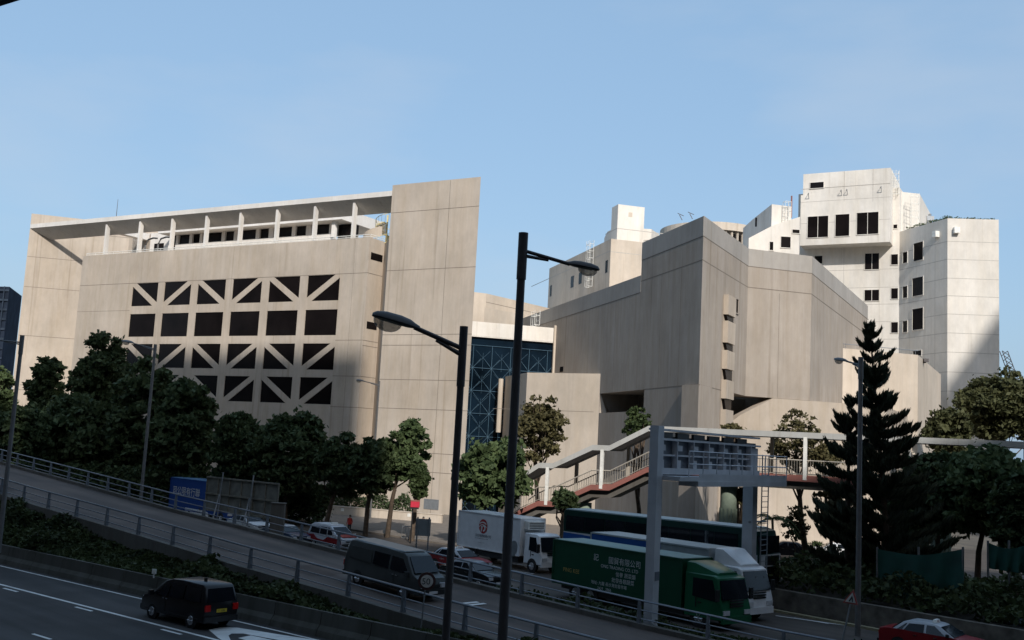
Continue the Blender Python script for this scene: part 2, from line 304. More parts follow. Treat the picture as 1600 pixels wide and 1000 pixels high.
# planted slope between barrier and ramp
bk0=[off(E0,D2,s,1.02) for s in (-56,-37,-25,-13.7,-6.8,0,7.4,13,16.5,20,23.4,27,33.5,45,60)]; bk1=shift(near,-.35)
mb=MB(); strip(bk0,bk1,lambda p:.75,lambda p:max(.3,rz(p)-.7),mb); o=mb.build('planted_bank',M['soil']); o['kind']='structure'
# street beyond the ramp
A0=Vector((-20,90)); D3=Vector((.72,-.694)); N3=Vector((.694,.72))
o3=lambda s,n:off(A0,D3,s,n,N3)
sheet('street_road',[o3(-90,-8.5),o3(20,-8.2),o3(40,-8.2),o3(75,-6.2),o3(110,-5),o3(110,6.5),o3(30,8),o3(-90,8)],M['asphalt3'],.0)
mb=MB()
for s0,s1,n0,n1 in [(-40,26,.0,.12)]+[(28+7*k,30+7*k,1.0,1.12) for k in range(8)]: mb.poly([(*o3(s0,n0),.005),(*o3(s1,n0),.005),(*o3(s1,n1),.005),(*o3(s0,n1),.005)])
for a,b in [((772,878),(858,887)),((820,885),(838,895)),((770,884),(790,890)),((1212,962),(1420,991))]:
    p=G(*a,0); q=G(*b,0); t=(q-p).normalized(); n=Vector((-t.y,t.x,0))*.09; zz=Vector((0,0,.006)); mb.poly([p-n+zz,q-n+zz,q+n+zz,p+n+zz])
o=mb.build('street_marking',M['line']); o['kind']='structure'
mb=MB(); 
mb.prism([o3(-90,8),o3(30,8),o3(30,60),o3(-90,60)],-.02,.13); o=mb.build('pavement',M['paving']); o['kind']='structure'
sheet('car_park',[(16,92),(60,70),(90,110),(34,112)],M['asphalt3'],.002)
# ================= LEFT BUILDING =================
T=G(688,805); LP=Pl((T.x,T.y),-60.4); P=LP.P
B=empty('concrete_building',P(30,0,-10),'large beige concrete building with diagonal-braced window grid and tall slab tower','building')
u_b,z_b=None,None
Bp=G(597.5,432.5,28.85); Bxy=(Bp.x,Bp.y)
def xy(v): return (v.x,v.y)
fr=.3
mb=MB(); pb=lambda u0,u1,z0,z1,w0=-fr,w1=0:mb.pbox(LP,u0,u1,z0,z1,w0,w1)
cols=[17.3+6.57*j for j in range(6)]; rows=[(25.5,28.83),(21.05,24.35),(16.65,20.0),(12.3,15.67)]; cw=5.25
pb(12.95,cols[0],0,33.4); pb(cols[5]+cw,67,0,33.4); pb(cols[0],cols[5]+cw,rows[0][1],33.4); pb(cols[0],cols[5]+cw,0,rows[3][0])
for j in range(5): pb(cols[j]+cw,cols[j+1],rows[3][0],rows[0][1])
for i in range(3):
    for j in range(6): pb(cols[j],cols[j]+cw,rows[i+1][1],rows[i][0])
for i in (0,2,3):
    z0,z1=rows[i]
    for j in range(6):
        u0,u1=cols[j],cols[j]+cw; t=.62
        # j=5 (far left in view) runs \ ; alternate
        if j%2==1: pts=[(u1,z1),(u1-.76,z1),(u0,z0+.42),(u0,z0),(u0+.86,z0),(u1,z1-.42)]
        else: pts=[(u0,z1),(u0+.76,z1),(u1,z0+.42),(u1,z0),(u1-.86,z0),(u0,z1-.42)]
        mb.ppoly(LP,pts,-.09,-.003)
# masses behind
mb.prism([xy(P(12.95,0,-fr)),xy(P(67,0,-fr)),xy(P(67,0,-22)),xy(P(15,0,-22)),Bxy],0,32.2)
mb.prism([xy(P(12.949,0,-fr-.0)),xy(P(12.95,0,0)),Bxy,(Bxy[0]-.2,Bxy[1]+.3)],32.2,33.4)
# notch faces: chamfer A-B and the return to the tower
mb.prism([xy(P(9.99,0,-.02)),Bxy,xy(P(12.5,0,-7)),xy(P(10.2,0,-7))],0,33)
# tower
tw=[xy(P(10,0,0)),xy(P(-2.85,0,0)),]
bk=Vector(xy(P(-2.85,0,0)))+Vector((math.sin(R(-15.7)),math.cos(R(-15.7))))*16
mb.prism([xy(P(10.0,0,0)),xy(P(-2.85,0,0)),(bk.x,bk.y),xy(P(10.6,0,-14))],0,39.85)
wall=mb.build('wall',M['conc'],B)
# wing wall at the left end
WP=Pl(xy(P(80.4,0,0)),75)
mb=MB(); mb.prism([xy(WP.P(0,0,0)),xy(WP.P(26,0,0)),xy(WP.P(26,0,-2)),xy(WP.P(6,0,-14)),xy(WP.P(0,0,-9))],0,[40.9,40.6,40.6,40.6,40.9])
mb.prism([xy(P(66.9,0,-8)),xy(P(62,0,-8)),xy(P(62,0,-15)),xy(P(66.9,0,-15))],32.2,38.2)
mb.build('wing_wall',M['conc'],B)
# joints (recessed formwork lines)
mb=MB()
def jh(pl,u0,u1,z,t=.07): mb.pbox(pl,u0,u1,z-t/2,z+t/2,-.02,.006)
def jv(pl,u,z0,z1,t=.07): mb.pbox(pl,u-t/2,u+t/2,z0,z1,-.02,.006)
for z in (36.3,29.0,21.04,19.75,15.58,12.1,7.0,4.8): jh(LP,-2.85,10,z)
jv(LP,1.4,0,39.8,.05)
for z in (28.88,): jh(LP,12.95,67,z)
for z in (20.4,15.9,12.05): jh(LP,12.95,17.3,z); 
for z in (15.9,12.05,24.9): jh(LP,55.6,67,z,.05)
jv(LP,15.2,0,33.2,.03)
for z in (38.5,34.0,29.2,21.5,13): jh(WP,0.1,15,z)
mb.build('formwork_joint',M['joint'],B)
# windows
for i,(z0,z1) in enumerate(rows):
    for j in range(6):
        m=MB(); m.poly([P(cols[j],z0,-.1),P(cols[j]+cw,z0,-.1),P(cols[j]+cw,z1,-.1),P(cols[j],z1,-.1)]); 
        m.build('window',M['glass'],B)
AB=Pl(xy(P(12.95,0,0)),math.degrees(math.atan2(Bxy[0]-P(12.95,0,0).x,Bxy[1]-P(12.95,0,0).y)))
for (xa,ya,xb,yb) in [(580,394,597,410),(573.5,502,588,516)]:
    a=AB.uz(xa,ya); b=AB.uz(xb,yb); m=MB(); m.pbox(AB,a[0],b[0],b[1],a[1],-.1,.03); m.build('window',M['glass'],B)
mb=MB()
for z in (28.88,20.4,19.75,15.9,12.05): jh(AB,0.0,math.dist(Bxy,xy(P(12.95,0,0))),z)
mb.build('formwork_joint',M['joint'],B)
# roof beam with sloping soffit
mb=MB(); sec=[(0,39.15),(0,38.5),(-2.3,36.95),(-2.42,37.12),(-.25,39.15)]
a=[P(10.02,z,w) for w,z in sec]; b=[P(80.4,z,w) for w,z in sec]; n=5
mb.quads(a+b,[tuple(range(n)),tuple(range(2*n-1,n-1,-1))]+[(i,(i+1)%n,n+(i+1)%n,n+i) for i in range(n)])
for u in (62.9,): mb.pbox(LP,u-.6,u+.6,37.2,38.2,-12,-1.9)
mb.build('roof_beam',M['white_beam'],B)
for u in [62.96,55.7,49.03,42.27,35.82,29.2,22.66,16.22]:
    m=MB(); v=[P(u-.17,32.9,-.4),P(u+.17,32.9,-.4),P(u+.17,32.9,-1.0),P(u-.17,32.9,-1.0),P(u-.17,38.25,-.4),P(u+.17,38.25,-.4),P(u+.17,37.8,-1.0),P(u-.17,37.8,-1.0)]
    m.hexa(v); m.build('blade_column',M['white_beam'],B)
# terrace penthouse
PH=-6.0; PW=Pl(xy(P(0,0,PH-.5)),-60.4); pu=lambda x:PW.uz(x,370)[0]; uR,uLf=pu(522),pu(268)
mb=MB(); mb.pbox(LP,uR,uLf,32.2,35.75,PH-.9,PH); mb.pbox(LP,uR+.1,uLf-.1,35.75,37.25,PH-1.2,PH-.85)
mb.pbox(LP,pu(548),uLf+.5,37.2,38.75,PH-8,PH+1.7)
wx=[(283,300),(304,316),(320,350),(355,369),(374,403),(408.5,423),(430,459),(464.5,481),(489,517)]
for a,b in zip(wx,wx[1:]): mb.pbox(LP,pu(b[0]),pu(a[1]),35.75,37.2,PH-.84,PH-.02)
mb.pbox(LP,pu(522),pu(517),35.75,37.2,PH-.84,PH-.02); mb.pbox(LP,pu(283),pu(270),35.75,37.2,PH-.84,PH-.02)
mb.pbox(LP,uLf+.6,66,32.2,38.3,PH-8,PH-2)
mb.build('penthouse',M['white_beam'],B)
for a,b in wx:
    m=MB(); m.pbox(LP,pu(b)+.05,pu(a)-.05,35.8,37.15,PH-.5,PH-.3); m.build('window',M['glass'],B)
for (u0,u1,z0,z1) in [(58.9,61.0,34.3,36.6),(pu(548),pu(524),32.3,37.1),(pu(279),pu(269)-.2,33.3,37.1)]:
    m=MB(); m.pbox(LP,u0,u1,z0,z1,PH-2.1,(PH-1.95 if 58<u0<59 else PH+.02 if u0>40 else PH-1.0)); m.build('doorway',M['glass'],B)
mb=MB(); mb.pbox(LP,pu(534),pu(529),32.2,37.2,PH+.6,PH+1.1); mb.build('column',M['white_beam'],B)
# terrace rail
mb=MB()
for dz in (.25,.5): mb.tube([P(66.5,33.4+dz-.1,-.2),P(13,33.4+dz-.1,-.2),(Bxy[0],Bxy[1],33.3+dz)],.05,5)
for k in range(28): mb.bar(P(13+k*1.98,33.3,-.2),P(13+k*1.98,33.85,-.2),.03)
mb.build('terrace_rail',M['white_metal'],B)
# hooped roof ladders
for (x,y) in [(226,395),(246,393)]:
    c=Pl(xy(P(60,0,-3)),-60.4); u,z=c.uz(x,y); mb=MB(); mb.tube([c.P(u,32.3,0),c.P(u,35.2,0),c.P(u-.5,36.0,0),c.P(u-1.6,36.2,0),c.P(u-2.4,36.1,0)],.13,6); mb.build('hooped_handrail',M['pole_grey'],B,smooth=50)
# spiral stair
c=P(13.6,32.2,-4.2); mb=MB(); mb.tube([c,c+Vector((0,0,5))],.12,6)
for k in range(26):
    a=k*.32+2.6; z=32.4+k*.14; 
    p0=(c.x,c.y); p1=(c.x+1.5*math.cos(a),c.y+1.5*math.sin(a)); p2=(c.x+1.5*math.cos(a+.33),c.y+1.5*math.sin(a+.33)); mb.prism([p0,p1,p2],z,z+.1)
for k in range(28):
    a=k*.32+2.6; z=32.4+k*.14; mb.bar((c.x+1.5*math.cos(a),c.y+1.5*math.sin(a),z),(c.x+1.5*math.cos(a),c.y+1.5*math.sin(a),z+1),.025)
mb.tube([(c.x+1.5*math.cos(k*.32+2.6),c.y+1.5*math.sin(k*.32+2.6),33.4+k*.14) for k in range(28)],.04,5)
mb.build('spiral_stair',M['yellow'],B)
mb=MB(); c2=c+Vector((-1.2,.9,0))
vs=[]; 
for k in range(15): a=2.3+k*.2; vs+= [(c2.x+1.9*math.cos(a),c2.y+1.9*math.sin(a),32.6+k*.12),(c2.x+1.9*math.cos(a),c2.y+1.9*math.sin(a),33.9+k*.12)]
mb.quads(vs,[(2*k,2*k+1,2*k+3,2*k+2) for k in range(14)]); mb.build('stair_parapet',M['conc'],B)
q=AT(181,345,165); mb=MB(); mb.tube([(q.x,q.y,38),(q.x,q.y,45)],[.09,.03],5); mb.build('antenna',M['dark_metal'],B)
# ground-floor utility: shutter and vents in the tower foot
for (x0,y0,x1,y1,nm,m_) in [(663,779,685,797,'shutter',M['grey_metal'])]:
    a=LP.uz(x0,y0); b=LP.uz(x1,y1); m=MB(); m.pbox(LP,b[0],a[0],b[1],a[1],-.1,.04); m.build(nm,m_,B)
# ================= THEATRE (prow) =================
pr=Vector((16.29,88.0)); PP=Pl(pr,-15.7); QP=Pl(pr,28.1); q1=Vector((23.32,101.16)); TP=Pl(q1,73.1); q2=Vector((30.3,103.28)); FP=Pl(q2,28.1); q3=Vector((46.9,134.4))
C=empty('theatre_building',(25,105,0),'grey-brown concrete theatre with pointed prow corner and stepped rooflines','building')
zt=29.2; zs=25.9; zo=14.45
uP=lambda x,y:PP.uz(x,y)[0]
u1003=uP(1003,400); uL=uP(800,520)+10; u938=uP(938,600); u1006=uP(1006,625)
L2=lambda pl,u,w=0:xy(pl.P(u,0,w))
mb=MB()
# upper masses: a thick wall shell with solid interior, split into butting prisms
inn=Vector((31,128))
mb.prism([L2(PP,0),tuple(q1),tuple(q2),tuple(q3),(40,150),L2(PP,60,-12),L2(PP,u1003,-14),L2(PP,u1003)],zo,zt-1.2)
# parapets of the high part (all round, 0.5 thick)
def parapet(pl,u0,u1,z0,z1,t=.5): mb.pbox(pl,u0,u1,z0,z1,-t,0)
hi=[L2(PP,0),tuple(q1),tuple(q2),tuple(q3)]
mb.prism([L2(PP,0),tuple(q1),(q1.x-.3,q1.y+.6),(pr.x-.05,pr.y+1.2)],zt-1.2,zt); mb.prism([tuple(q1),tuple(q2),(q2.x-.3,q2.y+.5),(q1.x-.3,q1.y+.6)],zt-1.2,zt)
mb.prism([tuple(q2),tuple(q3),(q3.x-.6,q3.y+.3),(q2.x-.3,q2.y+.5)],zt-1.2,zt); mb.prism([L2(PP,0),(pr.x-.05,pr.y+1.2),L2(PP,u1003,-.5),L2(PP,u1003)],zt-1.2,zt)
mb.prism([L2(PP,u1003),L2(PP,u1003,-8),L2(PP,uL,-8),L2(PP,uL)],zo,zs)
mb.build('wall',M['conc_grey'],C)
m=MB(); bz=27.45
m.pbox(PP,.0,u1003,bz,zt+.003,.0,.02); m.pbox(QP,.0,(q1-pr).length,bz,zt+.003,.0,.02); m.pbox(TP,0,(q2-q1).length,bz,zt+.003,0,.02); m.pbox(FP,0,(q3-q2).length,bz,zt+.003,0,.02)
m.pbox(PP,u1003,uL,24.2,zs+.003,.0,.02); m.build('parapet_band',M['conc_band'],C)
mb=MB()
# lower storey: left part with the dark recess, and prow foot
mb.prism([L2(PP,0),L2(PP,u1006),L2(PP,u1006,-3.5),L2(PP,2.5,-2.5)],-.05,zo)
mb.prism([L2(PP,u1006,-4.5),L2(PP,u938+30,-4.5),L2(PP,u938+30,-9),L2(PP,u1006,-9)],-.05,zo)
mb.prism([L2(PP,u1006),L2(PP,u938+.6),L2(PP,u938+.6,-4.5),L2(PP,u1006,-4.5)],-.05,PP.uz(975,643.5)[1])
mb.prism([L2(PP,u938),L2(PP,uL),L2(PP,uL,-4.5),L2(PP,u938,-4.5)],-.05,zo)
# Q side
uq1=QP.uz(1139,640)[0]; uqe=QP.uz(1170,600)[0]
mb.prism([L2(QP,0.0),L2(QP,uq1),L2(QP,uq1,-1.2),L2(QP,1.5,-2)],-.05,zo)
ut0,ut1=0,TP.uz(1207,611)[0]
lowT=Pl(tuple(q1),73.1)      # the lower wall runs on under the overhang
mb.build('lower_wall',M['conc_grey'],C)
mb=MB()
uz=[lowT.uz(x,y) for x,y in [(1155,649),(1207,609),(1345,611)]]; ub=uz[2][0]+3
zt2=uz[1][1]
zt2=zo-.03; lu=lowT.uz(1136,664); 
mb.ppoly(lowT,[(lu[0],-.05),(ub,-.05),(ub,zt2),(uz[1][0],zt2),(uz[0][0],uz[0][1]),lu],-1.2,.12)
mb.prism([L2(lowT,uz[1][0],-1.2),L2(lowT,ub,-1.2),L2(lowT,ub,-12),L2(lowT,uz[1][0],-8)],0,zt2-.02)
mb.prism([L2(lowT,lu[0]-1.5,-5.2),L2(lowT,uz[1][0]+2,-5.2),L2(lowT,uz[1][0]+2,-7),L2(lowT,lu[0]-1.5,-7)],0,zo-.01)
e0=L2(lowT,ub); mb.prism([e0,tuple(Vector(e0)+Vector((math.sin(R(28.1)),math.cos(R(28.1))))*30),L2(lowT,ub-3,-25),L2(lowT,ub-3,-2)],0,zt2-.01)
mb.build('podium_wall',M['conc'],C)
# stair pier with notches on the Q side
ua=QP.uz(1128,560)[0]; ub2=QP.uz(1140,560)[0]; zz=[QP.uz(1134,y)[1] for y in (462,493,503,537,549,578,595,624,641,672)]
mb=MB(); w=.5
for k in range(5): mb.pbox(QP,ua,ub2,zz[2*k+1],zz[2*k],.01,w)
mb.pbox(QP,ua+.1,ub2-.1,zz[9],zz[0],-.2,.008)
mb.pbox(QP,ua,ub2,0,zz[9],.01,w)
mb.build('stair_pier',M['conc'],C)
for k in range(4):
    m=MB(); a=zz[2*k+1]; b=zz[2*k+2]; 
    m.ppoly(QP,[(ua+.15,a),(ub2,a),(ub2,b),(ua+.75,b)],.0,w*.55); m.build('notch_insert',M['glass'],C)  # dark sloped insert filling each gap between the pier blocks
def win(pl,x0,y0,x1,y1,parent,frame=None,mull=0,nm='window',m=None,proud=.02):
    """a window given by its photo corners on a wall plane: glass part with a frame sub-part"""
    a=pl.uz(x0,(y0+y1)/2)[0]; b=pl.uz(x1,(y0+y1)/2)[0]; zt_=pl.uz((x0+x1)/2,y0)[1]; zb_=pl.uz((x0+x1)/2,y1)[1]
    if a>b: a,b=b,a
    g=MB(); g.pbox(pl,a,b,zb_,zt_,-.1,proud); o=g.build(nm,m or M['glass'],parent)
    if frame:
        f=MB(); t=.09
        f.pbox(pl,a-t,b+t,zt_,zt_+t,-.1,proud+.06); f.pbox(pl,a-t,b+t,zb_-t,zb_,-.1,proud+.09); f.pbox(pl,a-t,a,zb_,zt_,-.1,proud+.06); f.pbox(pl,b,b+t,zb_,zt_,-.1,proud+.06)
        for k in range(mull): u=a+(b-a)*(k+1)/(mull+1); f.pbox(pl,u-.035,u+.035,zb_,zt_,proud+.003,proud+.05)
        f.build('frame',frame,o)
    return o
win(QP,1143.5,466,1153,488,C,M['conc_grey']); win(PP,875,573,880,581,C)
mb=MB()
for z in (27.42,25.3): jh(PP,0,u1003 if z>25.95 else u1003,z,.09); jh(QP,0,15,z,.09); jh(TP,0,7.3,z,.09); jh(FP,0,36,z,.09)
jh(PP,u1003,uL,24.17,.07); jh(PP,0,u1006,14.45,.1); jh(QP,0,ua,14.42,.1); 
for u in (4.2,8.5,20,28,36): jv(PP,u,14.5,25.2,.04)
for u in (3.6,): jv(TP,u,14.5,25,.04)
jh(lowT,.0,ub,4.2,.06)
mb.build('formwork_joint',M['joint'],C)
# small box wing at the right foot of the theatre (cream)
wq=FP.hit(1317,560); WG=Pl((wq.x,wq.y),73.1)
c1=WG.hit(1434,600); zc=WG.uz(1317.5,544)[1]; zc2=WG.uz(1434,552)[1]
Kb=empty('stage_annex',(c1.x,c1.y,0),'cream concrete annex with chamfered corner behind the dark pine tree','building')
c1v=Vector((c1.x,c1.y)); WQ=Pl((c1.x,c1.y),28.1); c2v=WQ.hit(1470,590)
mb=MB(); mb.prism([(wq.x,wq.y),(c1.x,c1.y),(c2v.x,c2v.y),(c2v.x-8,c2v.y+14),(wq.x-2,wq.y+14)],0,zc)
mb.build('wall',M['conc_cream'],Kb)
mb=MB(); mb.tube([(wq.x,wq.y,zc+.5),(c1.x,c1.y,zc+.5)],.04,5); mb.bar((wq.x+.3,wq.y,zc),(wq.x+.3,wq.y,zc+.55),.04); mb.bar((c1.x-.3,c1.y,zc),(c1.x-.3,c1.y,zc+.55),.04); mb.build('roof_rail',M['grey_metal'],Kb)
mb=MB(); jh(WG,.1,(c1v-Vector((wq.x,wq.y))).length,6.0,.07); jh(WQ,0,12,6.0,.07); mb.build('formwork_joint',M['joint'],Kb)
mb=MB(); qq=WQ.hit(1443,560); mb.box(qq.x-.1,qq.x+.1,qq.y-.6,qq.y,qq.z-.6,qq.z-.1); mb.box(qq.x-.3,qq.x+.3,qq.y-.9,qq.y-.5,qq.z-.5,qq.z-.1); mb.build('floodlight',M['dark_metal'],Kb)
# low wing in front (left of theatre)
aq=PP.hit(938,590); LW=Pl((aq.x,aq.y),-62)
Lw=empty('entrance_wing',(aq.x-4,aq.y,0),'low beige concrete wing with blank walls left of the theatre recess','building')
za=LW.uz(880,583)[1]; cl=LW.hit(823,600); cl=Vector((cl.x,cl.y)); sd=Pl(cl,-15.7); bl=sd.hit(789,600)
mb=MB()
ua_=LW.uz(938,600)[0]; 
mb.prism([(aq.x,aq.y),(cl.x,cl.y),(bl.x,bl.y),(bl.x+10,bl.y+6)],-.05,za)
fl=Pl((aq.x-.45,aq.y-.9),-62); f0=fl.hit(952.5,680); f1=fl.hit(826,680)
mb.ppoly(LW,[(LW.uz(947,700)[0],-.05),(LW.uz(947,643)[0],LW.uz(947,643)[1]),(LW.uz(938,612)[0],LW.uz(938,612)[1]),(LW.uz(938,583)[0],za-.01),(3,za-.01),(3,-.05)],-1.0,.003)
mb.build('wall',M['conc_cream'],Lw)
mb=MB(); jh(LW,.6,13,LW.uz(880,642)[1],.05); mb.build('formwork_joint',M['joint'],Lw)
mb=MB(); g0=sd.hit(786,600); gz0=sd.uz(786,590)[1]; 
qpp=Vector((bl.x,bl.y,0))+Vector((-.5,-.4,0)); mb.tube([(qpp.x,qpp.y,AT(787,676,qpp.y).z),(qpp.x,qpp.y,AT(787,592,qpp.y).z)],.3,8); mb.build('downpipe',M['conc_cream'],Lw)
# ================= ATRIUM LINK =================
r0_=PP.hit(864.5,560); AP=Pl((r0_.x,r0_.y),75); ul=AP.uz(728,560)[0]-3
At=empty('glazed_atrium',(r0_.x-5,r0_.y,0),'blue glazed atrium with white parapet between the tower and theatre','building')
zA=AP.uz(800,531)[1]; zB=AP.uz(800,507.5)[1]
mb=MB(); mb.pbox(AP,ul,0.1,-.05,zA,-.3,0); mb.build('curtain_wall',M['blueglass'],At)
mb=MB(); mb.pbox(AP,ul,0.0,zA,zB,-8,.35); 
for k in range(26): mb.pbox(AP,ul+2+k*.5,ul+2.42+k*.5,zA+.12,zB-.12,.35,.375)
mb.build('parapet',M['white_wall'],At)
mb=MB(); bw=(zA-4)/6.0; cs=2.35; n=int(-ul/cs)+1
pitch=2.75
for k in range(9):
    z=zA-1.0-k*pitch
    if z<2: break
    mb.bar(AP.P(ul,z,.12),AP.P(0,z,.12),.045)
    for j in range(n):
        c=AP.P(-j*cs-.8,z-pitch/2,.1); 
        mb.bar(AP.P(-j*cs-.8,z,.12),AP.P(-j*cs-.8,z-pitch,.12),.045)
        for sx in (-1,1):
            for sz in (-1,1): mb.bar(AP.P(-j*cs-.8,z-pitch,.14),AP.P(-j*cs-.8+sx*cs*.42,z-pitch+sz*pitch*.42,.14),.035)
        mb.bar(AP.P(-j*cs-1.9,z-.9,.05),AP.P(-j*cs-1.9,z-pitch-.3,.05),.022)
        for sx in (-1,1): mb.bar(AP.P(-j*cs-1.9,z-1.5,.06),AP.P(-j*cs-1.9+sx*.9,z-.6,.06),.022); mb.bar(AP.P(-j*cs-1.9,z-1.5,.06),AP.P(-j*cs-1.9+sx*.9,z-2.4,.06),.022)
mb.build('space_frame',M['truss'],At)
mb=MB(); mb.pbox(AP,-.25,0.05,-.05,zB+.3,.36,.7); mb.build('end_fin',M['conc_cream'],At)
# cream blocks behind the atrium
bq=AT(741,480,150); BB=Pl((bq.x-8,bq.y),100); 
Bk=empty('rear_block',(bq.x+8,150,0),'cream flat-roofed block behind the atrium parapet','building')
mb=MB(); 
k0=AT(760,457.5,150); z1=k0.z; fpt=[AT(735,460,149),AT(760,460,150),AT(884,466,166),AT(884,466,180),AT(735,460,170)]
mb.prism([(p.x,p.y) for p in fpt],0,z1-.1)
p1=AT(756,500,140); p2=AT(778,489,142); p3=AT(872,492,150)
mb.prism([(p1.x,p1.y),(p2.x,p2.y),(p3.x,p3.y),(p3.x,p3.y+12),(p1.x,p1.y+12)],0,AT(800,488.5,144).z)
mb.build('wall',M['conc_cream'],Bk)
BBp=Pl((fpt[1].x,fpt[1].y),math.degrees(math.atan2(fpt[2].x-fpt[1].x,fpt[2].y-fpt[1].y)))
mb=MB(); jh(BBp,0,22,BBp.uz(800,481)[1],.08); mb.build('formwork_joint',M['joint'],Bk)
mb=MB(); 
def ladder(pl,x,y0,y1,wd,cage=True,mbx=None,w0=.3):
    m=MB(); u=pl.uz(x,(y0+y1)/2)[0]; zt_=pl.uz(x,y0)[1]; zb_=pl.uz(x,y1)[1]; k=wd/2
    for s in (-k,k): m.bar(pl.P(u+s,zb_,w0),pl.P(u+s,zt_,w0),.05)
    n=max(3,int((zt_-zb_)/.55))
    for i in range(n+1):
        z=zb_+(zt_-zb_)*i/n; m.bar(pl.P(u-k,z,w0),pl.P(u+k,z,w0),.03)
        if cage and i%2==0: m.tube([pl.P(u-k,z,w0),pl.P(u-k,z,w0+.7),pl.P(u+k,z,w0+.7),pl.P(u+k,z,w0)],.035,4)
    if cage:
        for s in (-k,0,k): m.bar(pl.P(u+s,zb_,w0+.7),pl.P(u+s,zt_,w0+.7),.04)
    return m
ladder(Pl(L2(PP,34,.2),-15.7),844,487,509,1.6,True,None).build('cage_ladder',M['white_metal'],C)
# ================= WHITE BACK BUILDING =================
e=AT(955,373,150); W1=Pl((e.x,e.y),-15.7); W2=Pl((e.x,e.y),74)
Wb=empty('white_studio_block',(e.x,e.y+6,0),'pale block with narrow slit windows and square rooftop tower behind the theatre','building')
zw=e.z; l_=W1.hit(857,450); r_=W2.hit(1012,400)
mb=MB(); mb.prism([(e.x,e.y),(r_.x,r_.y),(r_.x,r_.y+20),(l_.x+14,l_.y),(l_.x,l_.y)],0,zw); 
mb.build('wall',M['conc_cream'],Wb)
te=AT(966,319,153); T1=Pl((te.x,te.y),-15.7); T2=Pl((te.x,te.y),74); a=T1.hit(956,330); b=T2.hit(1007,330)
mb=MB(); mb.prism([(te.x,te.y),(b.x,b.y),(b.x-1,b.y+4),(a.x,a.y)],zw-.3,te.z)
g=AT(1004,360,156); g2=AT(1018,358,156); g3=AT(1031,367,160)
mb.prism([(g.x,g.y),(g2.x,g2.y),(g3.x,g3.y),(g3.x,g3.y+6),(g.x,g.y+6)],zw-6,[g2.z,g2.z,g3.z,g3.z,g2.z])
mb.build('rooftop_tower',M['white_wall'],Wb)
h=AT(949,362,160); h2=AT(957,360,158); mb=MB(); mb.prism([(h.x,h.y),(h2.x,h2.y),(h2.x+2,h2.y+5),(h.x,h.y+5)],zw-1,h.z); mb.build('rooftop_block',M['white_wall'],Wb)
for (x0,y0,x1,y1) in [(859.5,446,862,463),(892,431.5,896.5,449),(904.5,426,909,443.5),(946,407,949.5,426)]: win(W1,x0,y0,x1,y1,Wb)
win(T2,982,332,988,339,Wb,m=M['conc_cream'])
mb=MB(); jh(W1,0,40,W1.uz(940,398)[1],.1); jh(W2,0,8,W1.uz(950,395)[1],.1); jh(T1,0,5,T1.uz(960,359)[1],.1); jh(T2,0,8,T1.uz(960,359)[1],.1); mb.build('panel_joint',M['joint_white'],Wb)
ladder(W1,927,378,448,1.4).build('cage_ladder',M['white_metal'],Wb)
# ================= ROUND BUILDING FAR BEHIND =================
cc=AT(1110,350,215); Rb=empty('round_building',(cc.x,cc.y,0),'round cream building with ribbed top ring behind the theatre roof','building')
mb=MB(); rad=11.0; zr=AT(1060,344,205).z; nn=48
def cyl(r,z0,z1): mb.prism([(cc.x+r*math.cos(2*math.pi*k/nn),cc.y+r*math.sin(2*math.pi*k/nn)) for k in range(nn)],z0,z1)
cyl(10.2,0,zr-4.2); cyl(9.4,zr-4.2,zr-1.6); cyl(10.6,zr-1.6,zr)
for k in range(nn): a=2*math.pi*k/nn; mb.tube([(cc.x+10*math.cos(a),cc.y+10*math.sin(a),zr-4.2),(cc.x+10*math.cos(a),cc.y+10*math.sin(a),zr-1.6)],.22,4)
mb.build('wall',M['conc_cream'],Rb)
mb=MB()
for k in range(nn): a=2*math.pi*(k+.5)/nn; mb.box(cc.x+9.6*math.cos(a)-.3,cc.x+9.6*math.cos(a)+.3,cc.y+9.6*math.sin(a)-.3,cc.y+9.6*math.sin(a)+.3,zr-4.1,zr-2.2)
mb.build('window_band',M['glass'],Rb)
for (x,y) in [(1066,338),(1082,336)]:
    q=AT(x,y+6,208); m=MB(); m.tube([(q.x,q.y,q.z),(q.x-.6,q.y,q.z+1.1)],.08,5); m.tube([(q.x-1,q.y,q.z+1.4),(q.x+.3,q.y,q.z+.9)],.07,5); m.build('roof_aerial',M['dark_metal'],Rb)
# ================= WHITE RIGHT BUILDING =================
cR=AT(1480.5,341,150); RP=Pl((cR.x,cR.y),-16.4); SP=Pl((cR.x,cR.y),96)
Rt=empty('white_campus_block',(cR.x-8,cR.y+10,0),'tall white rendered campus block with projecting three-window box and dark square windows','building')
zR=cR.z; s_e=SP.hit(1561,450); r_e=RP.hit(1405,450)
mb=MB(); mb.prism([(cR.x,cR.y),(s_e.x,s_e.y),(s_e.x+2,s_e.y+16),(r_e.x+4,r_e.y+6),(r_e.x,r_e.y)],0,zR)
# inner facade behind the box: plane parallel to the left building
MP=Pl((r_e.x,r_e.y),-62); m_l=MP.hit(1245,450); 
zM=MP.uz(1300,300)[1]
mb.prism([(r_e.x,r_e.y),(m_l.x,m_l.y),(m_l.x+6,m_l.y+12),(r_e.x+8,r_e.y+14)],0,zM)
# stair tower at the right of the box (two tiers)
TT=Pl((MP.hit(1391,300).x,MP.hit(1391,300).y),-62); 
q0=TT.hit(1390,300); t_r=AT(1437,306,r_e.y+3); zT=t_r.z
mb.prism([(q0.x,q0.y),xy(AT(1437,306,q0.y+1.0)),xy(AT(1454,330,q0.y+14)),(q0.x+3,q0.y+16)],0,zT)
mb.build('wall',M['white_wall'],Rt)
